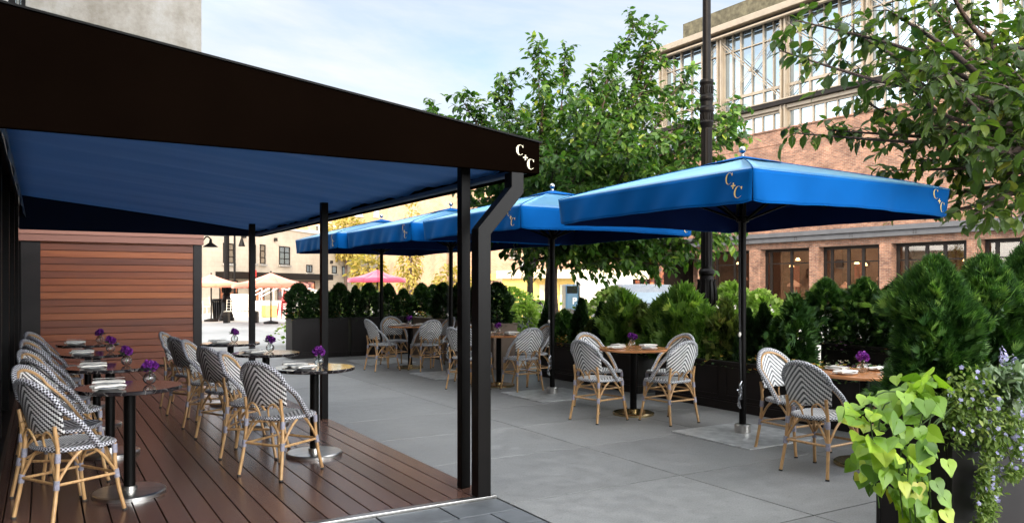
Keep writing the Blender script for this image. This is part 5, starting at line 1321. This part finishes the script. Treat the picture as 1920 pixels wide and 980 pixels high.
# ------------------------------------------------------------------ world, sun, camera
w=bpy.data.worlds.new('World'); sc.world=w; w.use_nodes=True; nt=w.node_tree; N=nt.nodes; bg=N['Background']
SUN_EL,SUN_AZ=R(29),R(218); CLOUD=4.9; CLOUD_SUNWARD=18.5
sky=N.new('ShaderNodeTexSky'); sky.sky_type='NISHITA'; sky.sun_disc=False; sky.sun_elevation=SUN_EL; sky.sun_rotation=SUN_AZ; sky.air_density=1.0; sky.dust_density=1.2; sky.ozone_density=1.2
tc=N.new('ShaderNodeTexCoord'); sep=N.new('ShaderNodeSeparateXYZ'); nt.links.new(tc.outputs['Generated'],sep.inputs[0])
def wm(op,a,b=None):
    q=N.new('ShaderNodeMath'); q.operation=op
    for i,v in enumerate((a,b)):
        if v is None: continue
        if isinstance(v,(int,float)): q.inputs[i].default_value=v
        else: nt.links.new(v,q.inputs[i])
    return q.outputs[0]
zz=wm('ADD',wm('MAXIMUM',sep.outputs[2],0.0),.12)
cmb=N.new('ShaderNodeCombineXYZ'); nt.links.new(wm('DIVIDE',sep.outputs[0],zz),cmb.inputs[0]); nt.links.new(wm('DIVIDE',sep.outputs[1],zz),cmb.inputs[1])
mp=N.new('ShaderNodeMapping'); nt.links.new(cmb.outputs[0],mp.inputs[0]); mp.inputs['Rotation'].default_value=(0,0,R(35)); mp.inputs['Scale'].default_value=(.55,1.1,1); mp.inputs['Location'].default_value=(.4,.9,0)
nz=N.new('ShaderNodeTexNoise'); nt.links.new(mp.outputs[0],nz.inputs[0]); nz.inputs['Scale'].default_value=.9; nz.inputs['Detail'].default_value=8; nz.inputs['Roughness'].default_value=.58; nz.inputs['Distortion'].default_value=.4
rp=N.new('ShaderNodeValToRGB'); nt.links.new(nz.outputs['Fac'],rp.inputs[0]); rp.color_ramp.elements[0].position=.40; rp.color_ramp.elements[1].position=.64
lowc=wm('SUBTRACT',1.0,wm('MULTIPLY',sep.outputs[2],1.7)); cf=wm('MINIMUM',wm('ADD',wm('MULTIPLY',rp.outputs[0],.85),wm('MULTIPLY',wm('MAXIMUM',lowc,0.0),.42)),.95)
mx=N.new('ShaderNodeMix'); mx.data_type='RGBA'; nt.links.new(cf,mx.inputs[0]); nt.links.new(sky.outputs[0],mx.inputs[6]); 
dotn=N.new('ShaderNodeVectorMath'); dotn.operation='DOT_PRODUCT'; nt.links.new(tc.outputs['Generated'],dotn.inputs[0]); dotn.inputs[1].default_value=(math.sin(SUN_AZ)*math.cos(SUN_EL),math.cos(SUN_AZ)*math.cos(SUN_EL),math.sin(SUN_EL))
glow=wm('ADD',1.0,wm('MULTIPLY',wm('POWER',wm('MAXIMUM',wm('ADD',wm('MULTIPLY',dotn.outputs['Value'],.62),.38),0.0),1.3),CLOUD_SUNWARD))
cs=N.new('ShaderNodeVectorMath'); cs.operation='SCALE'; cs.inputs[0].default_value=(CLOUD*.955,CLOUD*.98,CLOUD); nt.links.new(glow,cs.inputs[3])
nt.links.new(cs.outputs[0],mx.inputs[7])
nt.links.new(mx.outputs[2],bg.inputs[0]); bg.inputs[1].default_value=.05
sl=bpy.data.lights.new('sun','SUN'); sl.energy=2.0; sl.angle=R(.6); sl.color=(1,.84,.64); so=bpy.data.objects.new('sun',sl); COL.objects.link(so)
sv=Vector((math.sin(SUN_AZ)*math.cos(SUN_EL),math.cos(SUN_AZ)*math.cos(SUN_EL),math.sin(SUN_EL))); so.rotation_euler=sv.to_track_quat('Z','Y').to_euler()
cam=bpy.data.cameras.new('camera'); co=bpy.data.objects.new('camera',cam); COL.objects.link(co); sc.camera=co
co.location=(0,0,H); co.rotation_euler=(R(90),0,-TH); cam.sensor_width=36; cam.lens=F/1920*36; cam.shift_y=45/1920; cam.clip_start=.05; cam.clip_end=2000
sc.view_settings.view_transform='Standard'; sc.view_settings.look='None'; sc.view_settings.gamma=1; sc.view_settings.exposure=2.1
sc.render.engine='CYCLES'; sc.cycles.max_bounces=7; sc.cycles.transparent_max_bounces=6
